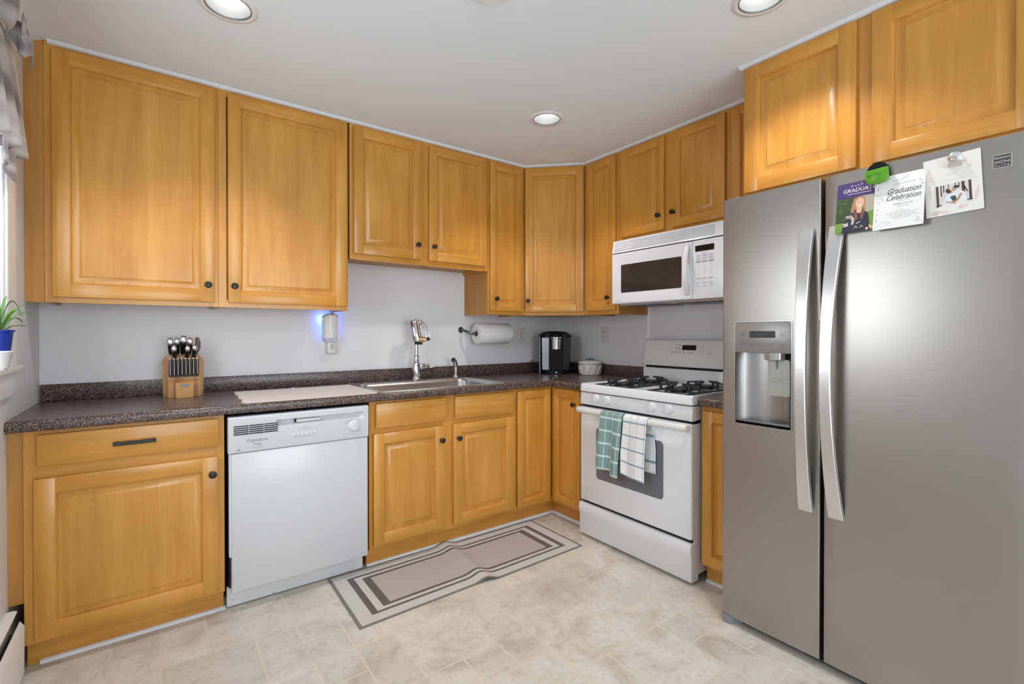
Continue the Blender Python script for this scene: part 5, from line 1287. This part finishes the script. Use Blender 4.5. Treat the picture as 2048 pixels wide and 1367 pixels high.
mb.mt(2).prism([(-W_/2, -zt_), (-0.02, -zt_), (-0.02, -0.052), (-W_/2, -0.052)], d+e_, d+2.2*e_); mb.prism([(0.02, -zt_), (W_/2, -zt_), (W_/2, -0.020), (0.025, -0.028)], d+2.2*e_, d+2.6*e_)
hx, hz = 0.010, 0.010
mb.mt(4).ell(hx, hz, 0.0185, 0.0235, d+3*e_, d+3.5*e_, 24); mb.prism([(hx-0.019, hz), (hx+0.017, hz), (hx+0.021, hz-0.032), (hx+0.012, hz-0.045), (hx-0.018, hz-0.042), (hx-0.023, hz-0.022)], d+3*e_, d+3.4*e_)
mb.mt(8).prism([(hx-0.016, hz-0.020), (hx+0.015, hz-0.020), (hx+0.014, hz-0.046), (hx-0.010, hz-0.050)], d+3.5*e_, d+3.8*e_)
mb.mt(6).prism([(hx-0.008, hz-0.026), (hx+0.010, hz-0.026), (hx+0.028, hz-0.038), (hx+0.036, -zt_), (hx-0.048, -zt_), (hx-0.042, hz-0.060), (hx-0.028, hz-0.036)], d+3.8*e_, d+4.2*e_)
mb.mt(9).line([(hx-0.036, hz-0.046), (hx-0.022, hz-0.046), (hx-0.016, hz-0.058), (hx-0.018, hz-0.072)], 0.006, d+4.2*e_, d+4.5*e_)
mb.mt(7).line([(hx-0.038, hz-0.041), (hx-0.020, hz-0.040), (hx-0.012, hz-0.056), (hx-0.015, hz-0.072)], 0.0022, d+4.5*e_, d+4.8*e_)
mb.mt(8).prism([(hx-0.014, hz-0.030), (hx-0.004, hz-0.028), (hx-0.002, hz-0.055), (hx-0.012, hz-0.058)], d+4.5*e_, d+4.8*e_); mb.prism([(hx+0.006, hz-0.028), (hx+0.016, hz-0.030), (hx+0.013, hz-0.055), (hx+0.006, hz-0.055)], d+4.5*e_, d+4.8*e_)
mb.mt(5).prism([(hx-0.005, hz-0.010), (hx+0.008, hz-0.010), (hx+0.009, hz-0.030), (hx+0.001, hz-0.036), (hx-0.006, hz-0.030)], d+4.8*e_, d+5.2*e_)
mb.ell(hx+0.002, hz+0.001, 0.0125, 0.0175, d+5.2*e_, d+5.6*e_, 24, -0.08)
mb.mt(4).prism([(hx-0.015, hz+0.010), (hx-0.006, hz+0.019), (hx+0.008, hz+0.020), (hx+0.016, hz+0.008), (hx+0.018, hz+0.020), (hx, hz+0.0235), (hx-0.017, hz+0.018)], d+5.6*e_, d+6*e_)
mb.mt(8)
for s_ in (-1, 1): mb.ell(hx+0.002+s_*0.0052, hz+0.003, 0.0016, 0.0008, d+6*e_, d+6.4*e_, 10)
mb.mt(7).prism([(hx-0.003, hz-0.0075), (hx+0.008, hz-0.0065), (hx+0.005, hz-0.011), (hx, hz-0.0112)], d+6*e_, d+6.4*e_)
mb.text('25', hx-0.036, hz-0.070, d+4.6*e_, width=0.015, bold=0.05, rot=0.1)
mb.mt(5).ell(0.048, -0.078, 0.006, 0.0045, d+5*e_, d+5.4*e_, 14); mb.ell(0.043, -0.073, 0.0016, 0.005, d+5*e_, d+5.5*e_, 10, 0.2); mb.ell(0.036, -0.082, 0.004, 0.005, d+5*e_, d+5.4*e_, 14)
mb.mt(7)
for x in (0.004, 0.020): mb.line([(x-0.005, -0.076), (x, -0.068), (x+0.005, -0.076)], 0.0014, d+4.6*e_, d+4.9*e_)
mb.line([(0.004, -0.060), (0.016, -0.055)], 0.0022, d+4.6*e_, d+4.9*e_)
mb.build('photo_print', mats, cb, smooth=False, recalc=True)
mb = MB(T); mb.text('GRADUATE', 0.008, zt_-0.0285, d+2*e_, width=0.093, height=0.013); mb.text('Proud Grad', 0.0, zt_-0.0135, d+2*e_, width=0.050, height=0.008, shear=0.5, bold=-0.01) if False else None
mb.line([(-0.018, zt_-0.016), (-0.014, zt_-0.009), (-0.012, zt_-0.016), (-0.006, zt_-0.012), (-0.003, zt_-0.015), (0.003, zt_-0.0115), (0.006, zt_-0.0145), (0.016, zt_-0.007), (0.014, zt_-0.0155)], 0.0008, d+e_, d+2*e_)
mb.line([(-0.026, zt_-0.0415), (0.046, zt_-0.0415)], 0.0012, d+e_, d+2*e_); mb.build('lettering', M['paper'], cb)
# invitation card
T = card_frame(2.5375, 1.6530, 0.004, 0.165); W_, H_ = 0.131, 0.177
t = thing('invitation_card', 'white graduation celebration invitation card held by the green magnet', 'card', (-DF_, -2.5345, 1.653))
mb = MB(T); mb.box(-W_/2, W_/2, DF_+0.0024, DF_+0.0030, -H_/2, H_/2); cb = mb.build('card_stock', M['paper'], t)
d = DF_+0.0030
mb = MB(T); mb.text('Graduation', 0.014, 0.0335, d, width=0.086, height=0.019, shear=0.5, rot=0.0); mb.text('Celebration', 0.013, 0.0125, d, width=0.088, height=0.018, shear=0.5); mb.build('script_title', M['ink'], cb)
mb = MB(T); mb.text('Abigail Jones', 0.012, -0.0115, d, width=0.051, height=0.008); mb.text('YOU ARE INVITED TO THE', 0.012, 0.056, d, width=0.058); mb.text('IN HONOR OF', 0.012, -0.0010, d, width=0.030); mb.text('CLASS OF 2023', 0.012, -0.0200, d, width=0.030)
for z, wd in ((-0.0345, 0.036), (-0.0400, 0.082), (-0.0455, 0.068), (-0.0510, 0.064), (-0.0565, 0.048)):
    x = -wd/2
    while x < wd/2:
        l_ = random.uniform(0.003, 0.008); mb.box(0.012+x, 0.012+min(x+l_, wd/2), d, d+0.0001, z-0.0008, z+0.0008); x += l_+0.0016
mb.build('small_print', M['greyprint'], cb)
mb = MB(T); lw = 0.0008
for pl in ([(-0.012, 0.082), (-0.030, 0.074), (-0.034, 0.060)], [(-0.020, 0.072), (0.0, 0.068), (0.020, 0.076), (0.022, 0.084)], [(-0.018, 0.069), (0.002, 0.065), (0.024, 0.078)], [(0.050, 0.060), (0.064, 0.052)], [(0.050, 0.060), (0.064, 0.036)], [(0.053, 0.046), (0.058, 0.040), (0.062, 0.044)],
           [(-0.065, 0.032), (-0.050, 0.026), (-0.038, 0.008)], [(-0.065, 0.008), (-0.038, 0.006)], [(-0.065, 0.020), (-0.048, 0.016), (-0.040, 0.006)], [(-0.058, 0.004), (-0.048, 0.000), (-0.054, -0.008)],
           [(-0.062, -0.082), (-0.040, -0.066), (-0.026, -0.066)], [(-0.045, -0.083), (-0.020, -0.066)], [(-0.020, -0.066), (-0.030, -0.078)], [(0.044, -0.052), (0.062, -0.080)], [(0.044, -0.052), (0.064, -0.054)], [(0.040, -0.076), (0.050, -0.066), (0.056, -0.080)], [(0.044, -0.079), (0.052, -0.070)]):
    mb.line(pl, lw, d, d+0.0001)
mb.build('line_drawing', M['greyprint'], cb)
mb = MB(T)
for k, (x, z) in enumerate(((-0.056, 0.053), (-0.056, 0.046), (-0.055, -0.020), (-0.056, -0.036), (-0.058, -0.054), (-0.056, -0.061))): mb.mt(k % 3).ell(x, z, 0.0018, 0.0018, d, d+0.0001, 10)
mb.build('confetti_dots', [pm('dot_gold', (0.45, 0.33, 0.12)), pm('dot_blue', (0.14, 0.18, 0.45)), pm('dot_teal', (0.15, 0.33, 0.38))], cb)
# save-the-date style card with couple photograph
T = card_frame(2.6655, 1.6750, 0.045-0.095); 
T = card_frame(2.6655, 1.6750, 0.050)
W_, H_ = 0.130, 0.178
t = thing('photo_invitation', 'cream card with floral border and a photo of an embracing couple, under a metal clip', 'card', (-DF_, -2.6655, 1.675))
mb = MB(T); mb.box(-W_/2, W_/2, DF_+0.0042, DF_+0.0048, -H_/2, H_/2); cb = mb.build('card_stock', mat('cream_card', (0.80, 0.77, 0.72), 0.6), t)
d = DF_+0.0048; mb = MB(T)
mats = [pm('q_snow', (0.66, 0.62, 0.60)), pm('q_trunk', (0.075, 0.05, 0.04)), pm('q_shirt', (0.74, 0.74, 0.78)), pm('q_skin', (0.52, 0.27, 0.15)), pm('q_hair', (0.045, 0.03, 0.03)), pm('q_teal', (0.03, 0.075, 0.085)), pm('q_pink', (0.72, 0.47, 0.46)), pm('q_palepink', (0.74, 0.63, 0.60)), pm('q_print', (0.45, 0.42, 0.40))]
mb.mt(0).prism([(-0.043, -0.062), (0.042, -0.062), (0.042, 0.003), (-0.043, 0.003)], d, d+e_)
mb.mt(1)
for x, w__, z0_ in ((-0.036, 0.006, -0.060), (-0.027, 0.003, -0.030), (-0.021, 0.0025, -0.020), (0.023, 0.007, -0.030), (0.038, 0.006, -0.055), (0.014, 0.002, -0.012), (0.006, 0.002, -0.008), (-0.010, 0.002, -0.014)): mb.prism([(x-w__/2, z0_), (x+w__/2, z0_), (x+w__/2, 0.003), (x-w__/2, 0.003)], d+e_, d+2*e_)
mb.line([(-0.040, -0.060), (-0.028, -0.056)], 0.003, d+e_, d+2*e_); mb.line([(0.030, -0.054), (0.042, -0.055)], 0.003, d+e_, d+2*e_); mb.line([(0.024, -0.010), (0.032, -0.030)], 0.003, d+e_, d+2*e_)
mb.mt(2).prism([(-0.026, -0.062), (0.030, -0.062), (0.026, -0.030), (0.014, -0.018), (-0.004, -0.026), (-0.016, -0.030)], d+2*e_, d+3*e_)
mb.mt(5).prism([(-0.008, -0.036), (0.004, -0.034), (0.008, -0.048), (0.002, -0.060), (-0.004, -0.046)], d+3*e_, d+4*e_)
mb.mt(3).line([(0.018, -0.032), (0.008, -0.050), (-0.004, -0.056)], 0.006, d+4*e_, d+5*e_); mb.line([(-0.018, -0.050), (-0.004, -0.054)], 0.004, d+4*e_, d+5*e_)
mb.ell(-0.006, -0.020, 0.0045, 0.006, d+4*e_, d+5*e_, 14, 0.3); mb.ell(0.003, -0.014, 0.0045, 0.006, d+4*e_, d+5*e_, 14, -0.3)
mb.mt(4).ell(-0.011, -0.018, 0.005, 0.008, d+5*e_, d+6*e_, 14, 0.5); mb.ell(0.008, -0.009, 0.007, 0.004, d+5*e_, d+6*e_, 14, -0.2)
mb.mt(6); 
for cx_, cz_, k in ((0.030, 0.062, 9), (0.040, 0.045, 5), (-0.042, -0.080, 7), (0.014, -0.070, 5)):
    for i in range(k): a_ = 2*PI*i/k; mb.line([(cx_, cz_), (cx_+0.010*math.cos(a_)*(0.6+0.4*(i % 2)), cz_+0.010*math.sin(a_)*(0.6+0.4*(i % 2)))], 0.0009, d, d+e_)
    mb.ell(cx_, cz_, 0.003, 0.003, d+e_, d+1.5*e_, 10)
mb.mt(7)
for cx_, cz_, a0, b0, r0 in ((-0.052, 0.040, 0.006, 0.022, 0.1), (-0.047, 0.025, 0.005, 0.018, 0.3), (-0.042, -0.078, 0.012, 0.006, 0.2), (0.020, -0.072, 0.012, 0.005, 0.4), (-0.020, -0.080, 0.012, 0.005, -0.2), (0.052, -0.040, 0.005, 0.02, -0.2), (-0.054, -0.01, 0.004, 0.02, 0.0)): mb.ell(cx_, cz_, a0, b0, d, d+(0.3+0.1*(ord(str(abs(cz_))[-1]) % 7))*e_, 16, r0)
mb.mt(8).line([(-0.012, 0.030), (-0.004, 0.036), (-0.002, 0.031), (0.010, 0.034)], 0.0008, d, d+e_); mb.line([(-0.028, 0.014), (0.030, 0.014)], 0.0005, d, d+e_)
mb.build('card_print', mats, cb, smooth=False)
# magnets
t = thing('green_clip_magnet', 'bright green and black magnetic clip at the top of the right fridge door', 'magnet', (-DF_, -2.480, 1.755))
TG = card_frame(2.480, 1.7555, 0.05)
mb = MB(TG); ar = [(-0.031, 0.0), (-0.030, -0.018)]+[(0.031*math.cos(PI*1.12+(PI*0.76)*i/10), -0.010+0.024*math.sin(PI*1.12+(PI*0.76)*i/10)) for i in range(11)]+[(0.030, -0.018), (0.031, 0.0)]+[(0.031*math.cos(PI*i/14), 0.008+0.030*math.sin(PI*i/14)) for i in range(15)]
mb.prism(ar, DF_+0.0052, DF_+0.011); mb.build('back_plate', M['blackgloss'], t)
mb = MB(TG); fl = [(-0.0305, 0.013), (0.0305, 0.013), (0.0305, -0.018), (0.026, -0.029), (0.017, -0.0335), (-0.017, -0.0335), (-0.027, -0.029), (-0.0305, -0.018)]
mb.rings([[(u, DF_+0.0112, z) for u, z in fl], [(u, DF_+0.023, z) for u, z in fl], [(u*0.93, DF_+0.0245, -0.010+(z+0.010)*0.93) for u, z in fl]]); gf = mb.build('front_flap', mat('lime_green_plastic', (0.10, 0.34, 0.012), 0.3), t)
mb = MB(TG); mb.box(-0.006, 0.014, DF_+0.0245, DF_+0.0248, -0.0060, -0.0048); mb.box(-0.024, -0.010, DF_+0.0245, DF_+0.0248, -0.0062, -0.0050); mb.ell(-0.022, -0.004, 0.0025, 0.0015, DF_+0.0245, DF_+0.0248, 10); mb.build('printed_marks', M['ink'], gf)
t = thing('metal_clip_magnet', 'round nickel magnetic clip holding the photo invitation', 'magnet', (-DF_, -2.671, 1.750))
TC = card_frame(2.6705, 1.7545, 0.02)
mb = MB(TC); mb.lathe((0, DF_+0.0052, 0.0), [(0.0165, 0), (0.0165, 0.003), (0.013, 0.006), (0.006, 0.0075), (0.0035, 0.0078), (0.0035, 0.006)], 'd', 28); mb.build('disc', M['bolster'], t)
mb = MB(TC); mb.hexa([(-0.0165, DF_+0.0052, -0.028), (0.0165, DF_+0.0052, -0.028), (0.0165, DF_+0.0052, -0.014), (-0.0165, DF_+0.0052, -0.014)], [(-0.0165, DF_+0.010, -0.028), (0.0165, DF_+0.010, -0.028), (0.0145, DF_+0.017, -0.016), (-0.0145, DF_+0.017, -0.016)]); mb.build('jaw', M['bolster'], t)
mb = MB(TC); mb.line([(-0.004, -0.014), (-0.003, -0.002), (0.003, -0.002), (0.004, -0.014)], 0.002, DF_+0.013, DF_+0.015); mb.build('spring_tab', M['nickel'], t)
